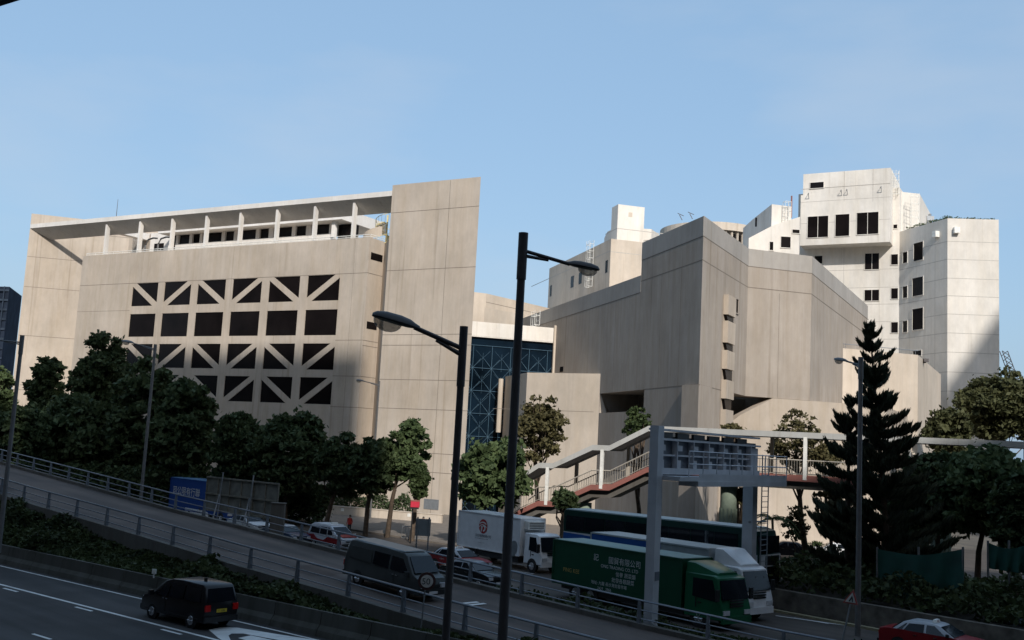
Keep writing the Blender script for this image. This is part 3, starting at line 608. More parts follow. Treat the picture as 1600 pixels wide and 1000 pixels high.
# projecting box
BPp=Pl(xy(MP.P(0,0,3.2)),-62); bu0=BPp.uz(1391,320)[0]; bu1=BPp.uz(1251,320)[0]; zb0=BPp.uz(1387,378)[1]; zb1=BPp.uz(1391,262)[1]; zst=BPp.uz(1252,305)[1]
mb=MB(); mb.pbox(BPp,bu0,bu1,zb0,zst,-3.3,0); mb.pbox(BPp,bu0,bu1-.35,zst,zb1,-11,-.03); mb.build('projecting_box',M['white_wall'],Rt)
for (x0,y0,x1,y1,k) in [(1262,338,1294,371,1),(1305.5,335,1327,369,0),(1339,332,1372.5,366,1)]:
    o=win(BPp,x0,y0,x1,y1,Rt,M['white_wall'],k)
win(BPp,1266,285,1287,294,Rt,M['white_wall'])
for (x0,y0,x1,y1,k) in [(1351.5,396,1373.5,421,1),(1351,453,1373.5,470,1),(1273,400,1285,412,0)]: win(MP,x0,y0,x1,y1,Rt,M['white_wall'],k)
for (x0,y0,x1,y1) in [(1392.5,397.5,1403,413.5),(1392.5,450.5,1403,467),(1392.5,503.5,1403,520),(1396,351,1402,357)]: win(MP,x0,y0,x1,y1,Rt,M['white_wall'])
for (x0,y0,x1,y1) in [(1411,394,1418,411),(1411,447.5,1418,465.5),(1411,501.5,1418,519),(1428,379,1442.5,407),(1426,433.5,1442.5,462),(1426,482,1442.5,515),(1427,548,1440,556)]: win(RP,x0,y0,x1,y1,Rt,M['white_wall'])
sL=(Vector((s_e.x,s_e.y))-Vector((cR.x,cR.y))).length
mb=MB()
for y in (377,405,434.5,462,490.5,520,550,581,611): z=SP.uz(1481,y)[1]; jh(SP,0,sL,z,.09); jh(RP,0,(Vector((r_e.x,r_e.y))-Vector((cR.x,cR.y))).length,z,.09)
for z in [MP.uz(1330,y)[1] for y in (422,450,476,503,530)]: jh(MP,.2,14,z,.08)
for y in (291,312,346): z=BPp.uz(1320,y)[1]; jh(BPp,bu0,bu1,z,.07)
for x in (1319,1364): jv(BPp,BPp.uz(x,300)[0],BPp.uz(x,315)[1],zb1,.06)
for x in (1318,): jv(MP,MP.uz(x,450)[0],0,zb0,.06)
jv(RP,RP.uz(1461,450)[0],0,zR-2,.07)
mb.build('panel_joint',M['joint_white'],Rt)
for (x,y,s) in [(1465,367,1.1),(1493.5,361,1.1)]:
    pl=RP if x<1480 else SP; u,z=pl.uz(x,y); m=MB(); m.pbox(pl,u-.4,u+.4,z-.4,z+.5,0,.7); m.build('wall_unit',M['white_metal'],Rt)
for (x,y) in [(1264,307),(1315,302),(1324,301),(1377,297)]:
    u,z=BPp.uz(x,y); m=MB(); m.tube([BPp.P(u,z-.4,0),BPp.P(u-.1,z+.4,.9)],.05,4); m.tube([BPp.P(u+.2,z+.2,.1),BPp.P(u-.1,z+.4,.9)],.05,4); m.build('wall_bracket',M['grey_metal'],Rt)
ladder(Pl(xy(TT.P(0,0,.2)),100),1398,268,305,1.0).build('cage_ladder',M['white_metal'],Rt)
ladder(Pl(xy(TT.P(0,0,.1)),100),1428,304,353,1.2).build('cage_ladder',M['white_metal'],Rt)
# rear tier right of box top
qa=AT(1391,265,q0.y+2); qb=AT(1404,268,q0.y+9)
mb=MB(); mb.prism([xy(qa),xy(qb),(qb.x+.5,qb.y+8),(qa.x,qa.y+12)],0,[qa.z,qa.z-.1,qa.z-.1,qa.z]); mb.build('rear_tier',M['white_wall'],Rt)
# left low tower and sloping shoulder
ls=AT(1206,319,140); LSp=Pl(xy(ls),75); a=LSp.hit(1236,330); LSq=Pl(xy(ls),-62); b=AT(1176,328,150)
mb=MB(); mb.prism([xy(ls),xy(a),(a.x,a.y+5),(b.x,b.y+6),xy(b)],0,ls.z); mb.build('service_tower',M['white_wall'],Rt)
sh=[AT(1176,392,139),AT(1212,352,139.5),AT(1252,337,141),AT(1262,337,141)]
SH=Pl(xy(AT(1176,392,139)),88); mb=MB(); uzs=[SH.uz(x,y) for x,y in [(1170,372),(1208,352),(1249,339),(1250,339)]]
mb.ppoly(SH,[(uzs[0][0],0)]+[ (u,z) for u,z in uzs]+[(uzs[3][0],0)],-2,0); mb.build('shoulder_wall',M['white_wall'],Rt)
for (x0,y0,x1,y1) in [(1202.5,378,1208,391),(1220,370,1235,387),(1238,359,1249,364.5)]: win(SH,x0,y0,x1,y1,Rt,M['white_wall'])
win(LSq,1180,340,1182.5,354,Rt); ladder(LSp,1226,317,346,.9).build('cage_ladder',M['white_metal'],Rt)
q=AT(1236.5,340,142); mb=MB(); mb.tube([(q.x,q.y,q.z),(q.x,q.y,AT(1236.5,306,142).z)],.12,5); mb.build('mast',M['red_beam'],Rt)
q=AT(1453,338,r_e.y+10); mb=MB(); mb.tube([(q.x,q.y,q.z-3),(q.x,q.y,q.z+.4)],.25,6); mb.box(q.x-.6,q.x+.6,q.y-.3,q.y+.3,q.z-.8,q.z); mb.build('roof_plant',M['grey_metal'],Rt)
# ================= FAR LEFT DARK TOWER =================
q=AT(15,448,420); mb=MB(); mb.prism([(q.x,q.y),(q.x-30,q.y+6),(q.x-38,q.y+30),(q.x-9,q.y+30)],0,q.z)
Ft=empty('office_tower',(q.x-15,q.y+15,0),'distant dark blue-grey office tower at the left edge beyond the trees','building')
mb.build('wall',mat('dark_blue_cladding',(.018,.026,.042),.9,0,.3,.2,.1),Ft); mb=MB()
for k in range(26): mb.box(q.x-30,q.x+.1,q.y-.35,q.y-.1,q.z-2-k*4,q.z-1.2-k*4)
for k in range(8): mb.box(q.x-2-k*3.4,q.x-1.6-k*3.4,q.y-.6,q.y-.35,0,q.z)
mb.build('glazing_band',mat('blue_grey_glazing',(.03,.042,.06),.9,0,.3,.3,.1),Ft)
# crane behind the trees at right
cq=AT(1566,548,190); ca=AT(1600,640,190); mb=MB()
for dx,dy in ((0,0),(1.0,0),(0,1.0)): mb.bar((cq.x+dx,cq.y+dy,cq.z),(ca.x+dx,ca.y+dy,ca.z),.12)
for k in range(12):
    a=cq.lerp(ca,k/12); b=cq.lerp(ca,(k+1)/12); mb.bar((a.x,a.y,a.z),(b.x+1.,b.y,b.z),.09); mb.bar((a.x+1.,a.y,a.z),(b.x,b.y+1,b.z),.09)
mb.tube([(ca.x+.5,ca.y,0),(ca.x+.5,ca.y,ca.z)],.6,6)
tag(mb.build('tower_crane',M['dark_metal'],loc=(ca.x,ca.y,0)),'dark lattice crane jib rising behind the trees at the right edge','crane')
# ================= UNSEEN BLOCKS AROUND THE CAMERA (shaped and placed to cast the street's shade) =================
ct=math.tan(SUN_EL); sh2=Vector((math.sin(SUN_AZ),-math.cos(SUN_AZ)))
def back(p,h): t=(h-p[2])/ct; q=Vector((p[0],p[1]))+sh2*t; return (q.x,q.y)
M['caster']=concrete('shade_caster_cladding',(.07,.07,.07),.8)
casters=[]
def caster(label,fp,h):
    mb=MB(); mb.prism(fp,0,h); cx=sum(p[0] for p in fp)/len(fp); cy=sum(p[1] for p in fp)/len(fp)
    r=empty('shade_caster',(cx,cy,0),label,'building','unseen shade casters around the viewpoint'); mb.build('wall',M['caster'],r); m=MB()
    zs=h if not isinstance(h,(list,tuple)) else min(h)
    n=len(fp)
    for i in range(n):
        a=Vector(fp[i]); b=Vector(fp[(i+1)%n]); t=(b-a).normalized(); nn=Vector((t.y,-t.x)); 
        if nn.dot((a+b)/2-Vector((cx,cy)))<0: nn=-nn
        for k in range(int(zs/4)-1): 
            z=3+k*4; A=a+t*1+nn*.05; Bq=b-t*1+nn*.05; m.poly([(A.x,A.y,z),(Bq.x,Bq.y,z),(Bq.x,Bq.y,z+1.6),(A.x,A.y,z+1.6)])
    m.build('window_band',M['glass'],r)
# B: shades the lower left of the left building
hB=140; zsh=18.8
pB0=back((*xy(P(12.6,0,0)),zsh),hB); pB1=back((*xy(P(60,0,0)),zsh),hB)
d_=Vector((pB0[0]-pB1[0],pB0[1]-pB1[1])).normalized(); nb=sh2
caster('tall unseen block behind the viewpoint, placed to shade the window grid',[pB0,pB1,(pB1[0]+nb.x*45,pB1[1]+nb.y*45),(pB0[0]+nb.x*45,pB0[1]+nb.y*45)],hB)
hC=127; zc_=9.0
pC0=(pB1[0]-.5,pB1[1]-.5); tgt=Vector(xy(WP.P(1,0,0))); pC1=back((-100,165,9),hC)
caster('lower unseen block left of the tall one, placed to shade the left trees and wing wall',[pC0,pC1,(pC1[0]+nb.x*50,pC1[1]+nb.y*50),(pC0[0]+nb.x*40,pC0[1]+nb.y*40)],hC)
hA=92
pA0=back((-16,104,0),hA); pA1=back((70,90,0),hA); pA0=(pB0[0]-6,pA0[1])
pA0=(pB0[0]-3,min(pA0[1],pB0[1]-.0)); caster('wide unseen block behind the viewpoint, placed to shade the street and vehicles',[pA0,pA1,(pA1[0]+6,pA1[1]-45),(pA0[0]+6,pA0[1]-45)],hA)
# D: unseen block, its roof slope shaped to throw the diagonal shade on the white block
p1=SP.hit(1562,487); p2=SP.hit(1477,602); hD=150; 
b1=back((p1.x,p1.y,p1.z),hD); t=(hD-p1.z)/ct; b2=(p2.x+sh2.x*t,p2.y+sh2.y*t); h2_=p2.z+(hD-p1.z)
b3=(b1[0]+25,b1[1]); 
caster('unseen sloped-top block at far right behind the viewpoint, shaped for the diagonal shade',[b2,b1,b3,(b3[0],b3[1]-25),(b1[0],b1[1]-25),(b2[0],b2[1]-25)],[h2_,hD,hD+15,hD+15,hD,h2_])
caster('dark unseen block added on the left of the viewpoint to block sky light and reflections',[(-98,-60),(-150,-60),(-150,112),(-98,112)],70)  # side blocks added out of view to cut sky light and darken reflections
caster('dark unseen block added on the right of the viewpoint to block sky light',[(112,-20),(160,-20),(160,60),(112,60)],80)
# ================= FOOTBRIDGE =================
BL=Pl((19.5,77.0),113); bu=lambda x,y:BL.uz(x,y)
Fb=empty('footbridge',(19.5,77,0),'roofed footbridge with oxide red deck edge and stairs descending to the left','bridge')
def smooth_line(px): return [bu(x,y) for x,y in px]
top=[(800,747),(821,737),(843,723),(864.6,723.7),(926.7,695),(953,696),(1012,667)]
rl=smooth_line(top); zroof=bu(1195,673)[1]; rl[-1]=(bu(1014,667)[0],zroof); rl+=[(bu(1500,684)[0]+14,zroof)]
mb=MB(); Wd=3.4
for i in range(len(rl)-1):
    (a,za),(b,zb)=rl[i],rl[i+1]; th=.42
    mb.ppoly(BL,[(a,za-th),(b,zb-th),(b,zb),(a,za)],-.12,.12); mb.ppoly(BL,[(a,za-th),(b,zb-th),(b,zb),(a,za)],-Wd-.12,-Wd+.12)
    mb.ppoly(BL,[(a,za-.28),(b,zb-.28),(b,zb-.12),(a,za-.12)],-Wd+.12,-.12)
mb.build('roof',M['bridge_roof'],Fb)
sl_=[(800,805),(814,795),(841,782.5),(864.6,783.5),(924,757),(952.8,758),(1012,730)]
dl=smooth_line(sl_); zdk=bu(1210,741)[1]; dl[-1]=(bu(1012,730)[0],zdk); dl+=[(bu(1500,700)[0]+14,zdk)]
mb=MB()
for i in range(len(dl)-1):
    (a,za),(b,zb)=dl[i],dl[i+1]; th=.42
    mb.ppoly(BL,[(a,za-th),(b,zb-th),(b,zb),(a,za)],-.18,.1); mb.ppoly(BL,[(a,za-th),(b,zb-th),(b,zb),(a,za)],-Wd-.1,-Wd+.18)
mb.build('deck_edge',M['red_beam'],Fb)
mb=MB()
for i in range(len(dl)-1):
    (a,za),(b,zb)=dl[i],dl[i+1]; mb.ppoly(BL,[(a,za-1.0),(b,zb-1.0),(b,zb-.12),(a,za-.12)],-Wd+.35 ,-.35)
mb.build('deck',M['kerb'],Fb)
# railings: posts, handrail, balusters
def railside(w):
    mb=MB(); tot=0
    for i in range(len(dl)-1):
        (a,za),(b,zb)=dl[i],dl[i+1]; h=1.12
        mb.bar(BL.P(a,za+h,w),BL.P(b,zb+h,w),.07); mb.bar(BL.P(a,za+.1,w),BL.P(b,zb+.1,w),.035)
        n=max(1,int(abs(b-a)/.19))
        for k in range(n): f=k/n; u=a+(b-a)*f; z=za+(zb-za)*f; mb.bar(BL.P(u,z+.1,w),BL.P(u,z+h,w),.02)
    return mb
railside(0).build('railing',M['bridge_rail'],Fb); railside(-Wd).build('railing',M['bridge_rail'],Fb)
def zat(line,u):
    for (a,za),(b,zb) in zip(line,line[1:]):
        if a<=u<=b: return za+(zb-za)*(u-a)/(b-a)
    return line[-1][1]
for x,w in [(856.5,0),(940.8,0),(1034,0),(1258,0),(1420,0),(963,-Wd),(1195,-Wd),(1340,-Wd),(880,-Wd)]:
    u=BL.uz(x,720)[0]; m=MB(); m.pbox(BL,u-.13,u+.13,zat(dl,u)-.3,zat(rl,u)-.35,w-.13+(.0 if w else .02),w+.13); m.build('roof_post',M['white_metal'] if w==0 else M['bridge_rail'],Fb)
for x in (905,1133,1470):
    u=BL.uz(x,720)[0]; m=MB(); z=zat(dl,u)-1.0; c=BL.P(u,0,-Wd/2); m.tube([(c.x,c.y,0),(c.x,c.y,z)],.62,20)
    for k in range(14): a=k*2*math.pi/14; m.tube([(c.x+.62*math.cos(a),c.y+.62*math.sin(a),0),(c.x+.62*math.cos(a),c.y+.62*math.sin(a),z-1.8)],.07,4)
    m.build('pier',mat('pale_green_ribbed_pier',(.22,.27,.21),.8) if x==905 else bpy.data.materials['pale_green_ribbed_pier'],Fb,smooth=40)
# ================= GANTRY SIGN (seen from behind) =================
ga=AT(1031,710,48.6); gb=AT(1190,712,58.3); GP=Pl(xy(ga),math.degrees(math.atan2(gb.x-ga.x,gb.y-ga.y)))
Gs=empty('gantry_sign',(ga.x,ga.y,0),'blue-grey steel gantry carrying the ribbed back of a large road sign','road sign')
Lg=(Vector(xy(gb))-Vector(xy(ga))).length; zT_=GP.uz(1033,669)[1]; zB_=GP.uz(1033,748)[1]
gp=lambda mb,u0,u1,z0,z1,w0,w1:mb.pbox(GP,u0,u1,z0,z1,w0,w1)
m=MB(); gp(m,-.62,-.06,-.05,zT_+.1,-.22,.22); gp(m,-.70,.02,-.05,.25,-.3,.3); m.build('column',M['gantry'],Gs)
m=MB(); gp(m,-.5,-.1,2.6,3.0,.22,.25); m.build('column_plate',M['gantry_d'],Gs)
m=MB(); gp(m,Lg-.72,Lg-.08,-.05,zB_-.31,-.75,-.15); m.build('column',M['gantry'],Gs)
m=MB(); gp(m,-.06,Lg,zB_+.25,zT_-.35,-.42,-.36); m.build('sign_panel',M['gantry_d'],Gs)
m=MB(); gp(m,-.06,Lg,zT_-.1,zT_,-.6,-.1); gp(m,-.06,Lg,zT_-.55,zT_-.45,-.34,-.05); gp(m,-.06,Lg,zB_+.2,zB_+.5,-.34,-.1); gp(m,Lg-1.3,Lg-.05,zB_+.5,zT_-.62,-.34,-.2)
m.build('beam',M['gantry'],Gs)
npn=6; bay=(Lg-1.5)/npn; mid=zB_+(zT_-zB_)*.47
for k in range(npn+1):
    u=.1+k*bay; m=MB(); gp(m,u,u+.07,zB_+.5,zT_-.55,-.34,-.04); m.build('rib',M['gantry'],Gs)
    if k<npn:
        m=MB(); gp(m,u+.3,u+.85,mid+.22,zT_-.75,-.335,-.2); gp(m,u+.3,u+.75,zB_+.5,mid-.22,-.335,-.22); gp(m,u+.12,u+bay,mid-.04,mid+.04,-.334,-.12); m.build('stiffener',M['gantry'],Gs)
        m=MB(); gp(m,u+.2,u+bay-.3,zT_-.42,zT_-.16,-.3,-.16); m.build('lamp_box',M['black'],Gs)
m=MB(); gp(m,-.06,Lg+1.0,zB_-.05,zB_+.15,-.1,1.1); gp(m,1.8,Lg+.9,zB_-.3,zB_-.052,.1,1.15); gp(m,2.0,Lg+.9,zB_+.15,zB_+.3,1.06,1.1); m.build('walkway',M['gantry'],Gs)
m=MB()
for z in (zB_+.75,zB_+1.35): m.bar(GP.P(.9,z,1.08),GP.P(Lg+1,z,1.08),.04); m.bar(GP.P(Lg+1,z,1.08),GP.P(Lg+1,z,-.1),.04)
for k in range(9): u=.9+(Lg+.1)*k/8; m.bar(GP.P(u,zB_+.1,1.08),GP.P(u,zB_+1.37,1.08),.04)
m.build('guard_rail',M['gantry'],Gs)
m=MB()
for s in (0,.62): m.bar(GP.P(Lg+.15+s*1.5,0,0),GP.P(Lg+.15+s*1.5,zB_+1.4,0),.05)
for k in range(26): m.bar(GP.P(Lg+.15,.3+k*.3,0),GP.P(Lg+1.08,.3+k*.3,0),.028)
for z in (2.0,4.9): m.bar(GP.P(Lg-.9,z,-.3),GP.P(Lg+.87,z,0),.07)
m.build('ladder',M['grey_metal'],Gs)
# ================= STREET LAMPS =================
def lamp(base,h,armdir,armlen,rise,r,label,head=.75,m=None,group='street lamps'):
    m=m or M['dark_metal']; b=Vector(base); root=empty('street_lamp',b,label,'street lamp',group); t=MB(); zt_=b.z+h
    t.tube([b,b+Vector((0,0,h*.35)),b+Vector((0,0,h-1.1))],[r*1.25,r*1.1,r*.93],14); t.tube([b+Vector((0,0,h-1.12)),b+Vector((0,0,h))],r*1.12,14); t.build('pole',m,root,smooth=40)
    d=Vector((armdir[0],armdir[1],0)).normalized(); a0=b+Vector((0,0,h-.42)); a1=a0+d*armlen+Vector((0,0,rise)); t=MB()
    t.tube([a0,a1],.045 if r<.2 else .05,8); t.tube([a0-Vector((0,0,.12)),a0+d*armlen*.55+Vector((0,0,rise*.55-.06))],[.05,.03],6); t.build('arm',m,root,smooth=50)
    # cobra head: lofted housing and glass bowl
    s=Vector((-d.y,d.x,0)); e=(a1-a0).normalized(); e=(e*.6+d*.4).normalized(); un=s.cross(e); un=un if un.z>0 else -un
    st=[(-.12,.06,.05),(0,.10,.08),(.12,.17,.12),(.35,.2,.145),(.7,.2,.14),(.92,.15,.10),(1.0,.08,.05)]
    t=MB(); vs=[]; n=12
    for (q,wd,ht) in st:
        c=a1+e*(q*head)
        for k in range(n):
            an=2*math.pi*k/n; y=math.sin(an); vs.append(c+s*(math.cos(an)*wd*head*1.15)+un*((ht*1.25 if y>0 else ht*.35)*y*head))
    fs=[(i*n+k,i*n+(k+1)%n,(i+1)*n+(k+1)%n,(i+1)*n+k) for i in range(len(st)-1) for k in range(n)]+[tuple(range(n)),tuple(range((len(st)-1)*n,len(st)*n))]
    t.quads(vs,fs); hd=t.build('lamp_head',m,root,smooth=50)
    t=MB(); vs=[]; R_=5
    for i in range(R_):
        f=i/(R_-1); rr=math.cos(f*math.pi/2*.96)
        for k in range(n): an=2*math.pi*k/n; vs.append(a1+e*((.62+.34*math.cos(an)*rr)*head)+s*(math.sin(an)*.19*rr*head)-un*((.03+.25*math.sin(f*math.pi/2))*head))
    fs=[(i*n+k,i*n+(k+1)%n,(i+1)*n+(k+1)%n,(i+1)*n+k) for i in range(R_-1) for k in range(n)]+[tuple(range((R_-1)*n,R_*n))]
    t.quads(vs,fs); t.build('lamp_bowl',M['bowl'],root,smooth=60)
    return root
mm,nn_,bb=newmat('lamp_bowl_glass'); bb.inputs['Base Color'].default_value=(.55,.5,.42,1); bb.inputs['Roughness'].default_value=.15; bb.inputs['Alpha'].default_value=.62; M['bowl']=mm
def topat(x,y,d): return AT(x,y,d)
def gr(v,z=0): return (v.x,v.y,z)
t_=topat(818,364,24.0); lamp(gr(t_,-.5),t_.z+.5,(1,.12),1.15,-.25,.105,'tall dark street lamp with arm to the right, biggest lamp in the foreground',.72)
t_=topat(725,510,19.0); lamp(gr(t_,-.5),t_.z+.5,(-1,-.25),.93,.33,.07,'dark street lamp with arm reaching left in front of the slab tower',.80)
t_=topat(35,524,60); lamp(gr(t_,.8),t_.z-.8,(-1,.1),1.9,.1,.115,'dark street lamp cut by the left edge of the photo beside the slip road',.8,M['pole_grey'])
t_=topat(243,538,88); lamp(gr(t_,0),t_.z,(-1,.15),2.1,.45,.12,'grey street lamp standing among the dark trees at the left building',1.0,M['pole_grey'])
t_=topat(593,595,108); lamp(gr(t_,0),t_.z,(-1,.1),1.7,.3,.075,'thin distant street lamp against the shaded beige facade',.8,M['pole_grey'])
t_=topat(1345,558,52); lamp(gr(t_,0),t_.z,(-.6,.9),.9,.25,.115,'street lamp standing in front of the dark pine tree',.75,M['pole_grey'])
# ================= SMALL SIGNS AND STREET OBJECTS =================
# 50 sign on a short post by the near rail
c=RAMP(667,908,1.0); c=AT(667,908,44.0)
root=empty('speed_limit_sign',(c.x,c.y,rz((c.x,c.y))),'round 50 speed limit sign with dark rim in front of the grey van','road sign')
fdir=Vector((-c.x,-c.y,0)).normalized(); fdir=(fdir+Vector((.0,0,0))).normalized(); sx=Vector((-fdir.y,fdir.x,0)); sx=sx if sx.x>0 else -sx
m=MB(); m.disc(c,fdir,.37,.05,28); m.build('disc',M['sign_red'] if 'sign_red' in M else M.setdefault('sign_red',mat('faded_dark_red_rim',(.07,.028,.026),.6)),root)
m=MB(); m.disc(c+fdir*.035,fdir,.26,.012,28); m.build('face',mat('sign_face_grey',(.66,.64,.60),.5),root)
tm=text_mb('50',.36,c+fdir*.046-sx*.21-Vector((0,0,.13)),sx,(0,0,1)); tm.build('number',M['black_txt'],root)
m=MB(); m.tube([(c.x-fdir.x*.05-.05,c.y-fdir.y*.05,c.z-.2),(c.x-.12,c.y,c.z-1.9)],.035,6); m.build('post',M['grey_metal'],root)
# triangular warning sign
c=AT(1330,936,46.0); fd=Vector((-.75,-.66,0)).normalized(); sx=Vector((fd.y*-1,fd.x,0)); sx=sx if sx.x>0 else -sx
lean=Vector((-.22,0,-1)).normalized(); upv=-lean
root=empty('warning_sign',(c.x-.5,c.y,0),'triangular red-edged warning sign on a leaning post by the road','road sign')
def tri(r,o,mb):
    a=[c+upv*r*1.0+fd*o,c-upv*r*.5-sx*r*.87+fd*o,c-upv*r*.5+sx*r*.87+fd*o]; b=[p-fd*.02 for p in a]; mb.quads(a+b,[(0,1,2),(5,4,3),(0,3,4,1),(1,4,5,2),(2,5,3,0)])
m=MB(); tri(.42,0,m); m.build('panel',mat('warning_red_border',(.30,.05,.04),.5),root); m=MB(); tri(.29,.022,m); m.build('face',mat('warning_face',(.45,.44,.4),.5),root)
m=MB(); m.poly([c+fd*.03+upv*.16+sx*.02,c+fd*.03-upv*.1-sx*.09,c+fd*.03-upv*.12-sx*.03,c+fd*.03+upv*.02+sx*.03,c+fd*.03-upv*.12+sx*.09,c+fd*.03-upv*.12+sx*.13,c+fd*.03+upv*.05+sx*.09]); m.build('symbol',M['black_txt'],root)
m=MB(); m.tube([c-fd*.05+upv*.3,c-fd*.05-upv*2.3],.04,6); m.build('post',M['grey_metal'],root)
# grey sign board back on two posts
a=G(653,862); root=empty('sign_board',(a.x,a.y,0),'plain grey back of a sign board on two posts behind the slip road rail','road sign')
dist=62.; a=AT(650,810,dist); b=AT(672,838,dist); m=MB(); m.box(a.x,b.x,dist-.03,dist+.03,b.z,a.z); m.build('panel',mat('sign_back_aluminium',(.30,.34,.36),.5,.3),root)
for x in (a.x+.12,b.x-.1): m=MB(); m.tube([(x,dist-.09,0),(x,dist-.09,a.z+.1)],.05,6); m.build('post',M['grey_metal'],root)
# oval sign on a single post (seen from the side)
c=AT(802,857,56); root=empty('round_sign',(c.x,c.y,0),'grey round sign seen nearly edge-on in front of the white box truck','road sign'); m=MB(); m.disc(c,(.9,-.55,0),.42,.03,24); m.build('disc',M['grey_metal'],root)
m=MB(); m.tube([(c.x-.05,c.y+.06,0),(c.x-.05,c.y+.06,c.z+.1)],.035,6); m.build('post',M['grey_metal'],root)
# red box sign on a pole + blue bag
c=AT(649,787,86); root=empty('stop_sign_pole',(c.x,c.y,0),'black pole topped by a bright red box sign on the pavement','street sign')
m=MB(); m.box(c.x-.36,c.x+.36,86-.25,86+.25,c.z-.28,c.z+.28); m.build('sign_box',mat('bright_red_plastic',(.55,.03,.06),.4),root); m=MB(); m.box(c.x-.45,c.x+.3,85.8,86.2,c.z-.42,c.z-.3); m.tube([(c.x-.2,86,0),(c.x-.2,86,c.z-.3)],.06,6); m.build('pole',M['black'],root)
m=MB(); m.box(c.x-.38,c.x+.38,86-.27,86-.24,c.z+.2,c.z+.3); m.build('sign_trim',M['red_beam'],root)
# pole with blue figure: dark blue rubbish bin / box beside railings
c=G(661,848); c.z=0; root=empty('pedestrian_fence',(c.x,c.y,0),'short pale pedestrian fence by the red box sign','fence'); m=MB()
for k in range(9): m.bar((c.x-2+k*.3,c.y+2,.1),(c.x-2+k*.3,c.y+2,1.1),.02)
m.bar((c.x-2,c.y+2,1.1),(c.x+.4,c.y+2,1.1),.035); m.bar((c.x-2,c.y+2,.12),(c.x+.4,c.y+2,.12),.03); m.build('rail',M['grey_metal'],root)
# low planter walls
def lowwall(p,q,h,z0,label,plates=0):
    P_=Pl(xy(p),math.degrees(math.atan2(q.x-p.x,q.y-p.y))); L_=(q-p).length; r=empty('planter_wall',(p.x,p.y,z0),label,'low wall'); m=MB(); m.pbox(P_,0,L_,z0,z0+h,-.3,0); m.pbox(P_,-.05,L_+.05,z0+h,z0+h+.08,-.35,.05); m.build('wall',M['conc_cream'],r)
    for k in range(plates): m=MB(); u=L_*(.15+.57*k); m.pbox(P_,u,u+.35,z0+h*.55,z0+h*.9,0,.03); m.build('plate',M['white_metal'],r)
lowwall(AT(506,800,112),AT(690,803,107),.95,0,'long low pale planter wall in front of the slab tower',2)
lowwall(AT(210,730,130),AT(430,745,118),1.1,AT(300,745,124).z,'low pale wall behind the trunks of the left trees')
# billboard back
a=AT(325,745,86); b=AT(437,748,80); zt_=a.z; z0_=AT(326,796,86).z; BBp=Pl(xy(a),math.degrees(math.atan2(b.x-a.x,b.y-a.y))); Lb=(Vector(xy(b))-Vector(xy(a))).length
root=empty('billboard',(a.x,a.y,0),'rusty-framed back of a billboard on raking posts next to the blue container truck','billboard')
m=MB(); m.pbox(BBp,0,Lb,z0_,zt_,-.06,-.02); m.build('panel',mat('billboard_back_sheet',(.15,.15,.13),.8,0,.35,1.2),root)
m=MB()
for z in (z0_,(z0_+zt_)/2,zt_): m.pbox(BBp,-.05,Lb+.05,z-.06,z+.06,-.02,.1)
for k in range(7): u=Lb*k/6; m.pbox(BBp,u-.04,u+.04,z0_,zt_,-.018,.08)
m.build('frame',mat('weathered_frame',(.17,.16,.13),.8,0,.3,3.),root)
for u in (Lb*.25,Lb*.68): m=MB(); m.tube([BBp.P(u,0,.5),BBp.P(u,zt_+.5,.2)],.06,6); m.tube([BBp.P(u+.3,0,1.3),BBp.P(u-.35,(z0_+zt_)/2,.15)],.06,6); m.build('post',M['grey_metal'],root)
c=AT(438,792,76); tag((lambda m:(m.box(c.x-.6,c.x+.35,75.7,76.3,0,AT(438,787,76).z),m.box(c.x-.65,c.x+.4,75.65,76.35,AT(438,787,76).z,AT(438,787,76).z+.06),m.build('utility_cabinet',M['kerb'],loc=(c.x,76,0)))[2])(MB()),'pale grey utility cabinet right of the billboard','cabinet')
# retaining wall, kerb at right
a=G(1212,957); b=G(1440,1000); 
P_=Pl(xy(a),math.degrees(math.atan2(b.x-a.x,b.y-a.y))); m=MB(); m.pbox(P_,-2,40,0,1.15,-1.2,-.8); o=m.build('stone_wall',M['stone'],loc=(a.x,a.y,0)); tag(o,'rough low stone retaining wall behind the warning sign','retaining wall')
m=MB(); m.pbox(P_,-2,40,0,.13,-.3,0); o=m.build('kerb',mat('yellowish_kerb',(.27,.24,.15),.8)); o['kind']='structure'
KP=P_
# green tarpaulins
def tarp(x0,y0,x1,y1,d0,d1,label,sag=.3):
    a=AT(x0,y0,d0); b=AT(x1,y0+(y1-y0)*0,d1); zb_=AT((x0+x1)/2,y1,(d0+d1)/2).z; m=MB(); n=24; vs=[]
    for j in range(6):
        for i in range(n+1):
            f=i/n; g=j/5; p=a.lerp(b,f); w=.16*math.sin(f*23+g*2)*g+.1*math.sin(f*9); vs.append((p.x+w*.3,p.y+w,(p.z-sag*math.sin(f*math.pi)*(1-g))*(1-g)+zb_*g))
    m.quads(vs,[(j*(n+1)+i,j*(n+1)+i+1,(j+1)*(n+1)+i+1,(j+1)*(n+1)+i) for j in range(5) for i in range(n)]); m.fixn=False
    vs2=[(x,y+.03,z) for x,y,z in vs]; m.quads(vs2,[((j+1)*(n+1)+i,(j+1)*(n+1)+i+1,j*(n+1)+i+1,j*(n+1)+i) for j in range(5) for i in range(n)])
    r=empty('tarpaulin_screen',(a.x,a.y,0),label,'tarpaulin','green tarpaulins'); m.build('sheet',M['tarp'],r,smooth=60); m=MB()
    for p in (a,a.lerp(b,.5),b): m.tube([(p.x,p.y+.1,0),(p.x,p.y+.1,p.z+.1)],.06,6)
    m.build('post',M['pole_grey'],r)
tarp(1372,858,1506,938,58,54,'wide dark green tarpaulin screen hanging under the trees'); tarp(1545,848,1612,893,56,54,'smaller green tarpaulin at the right edge, higher than the wide one')
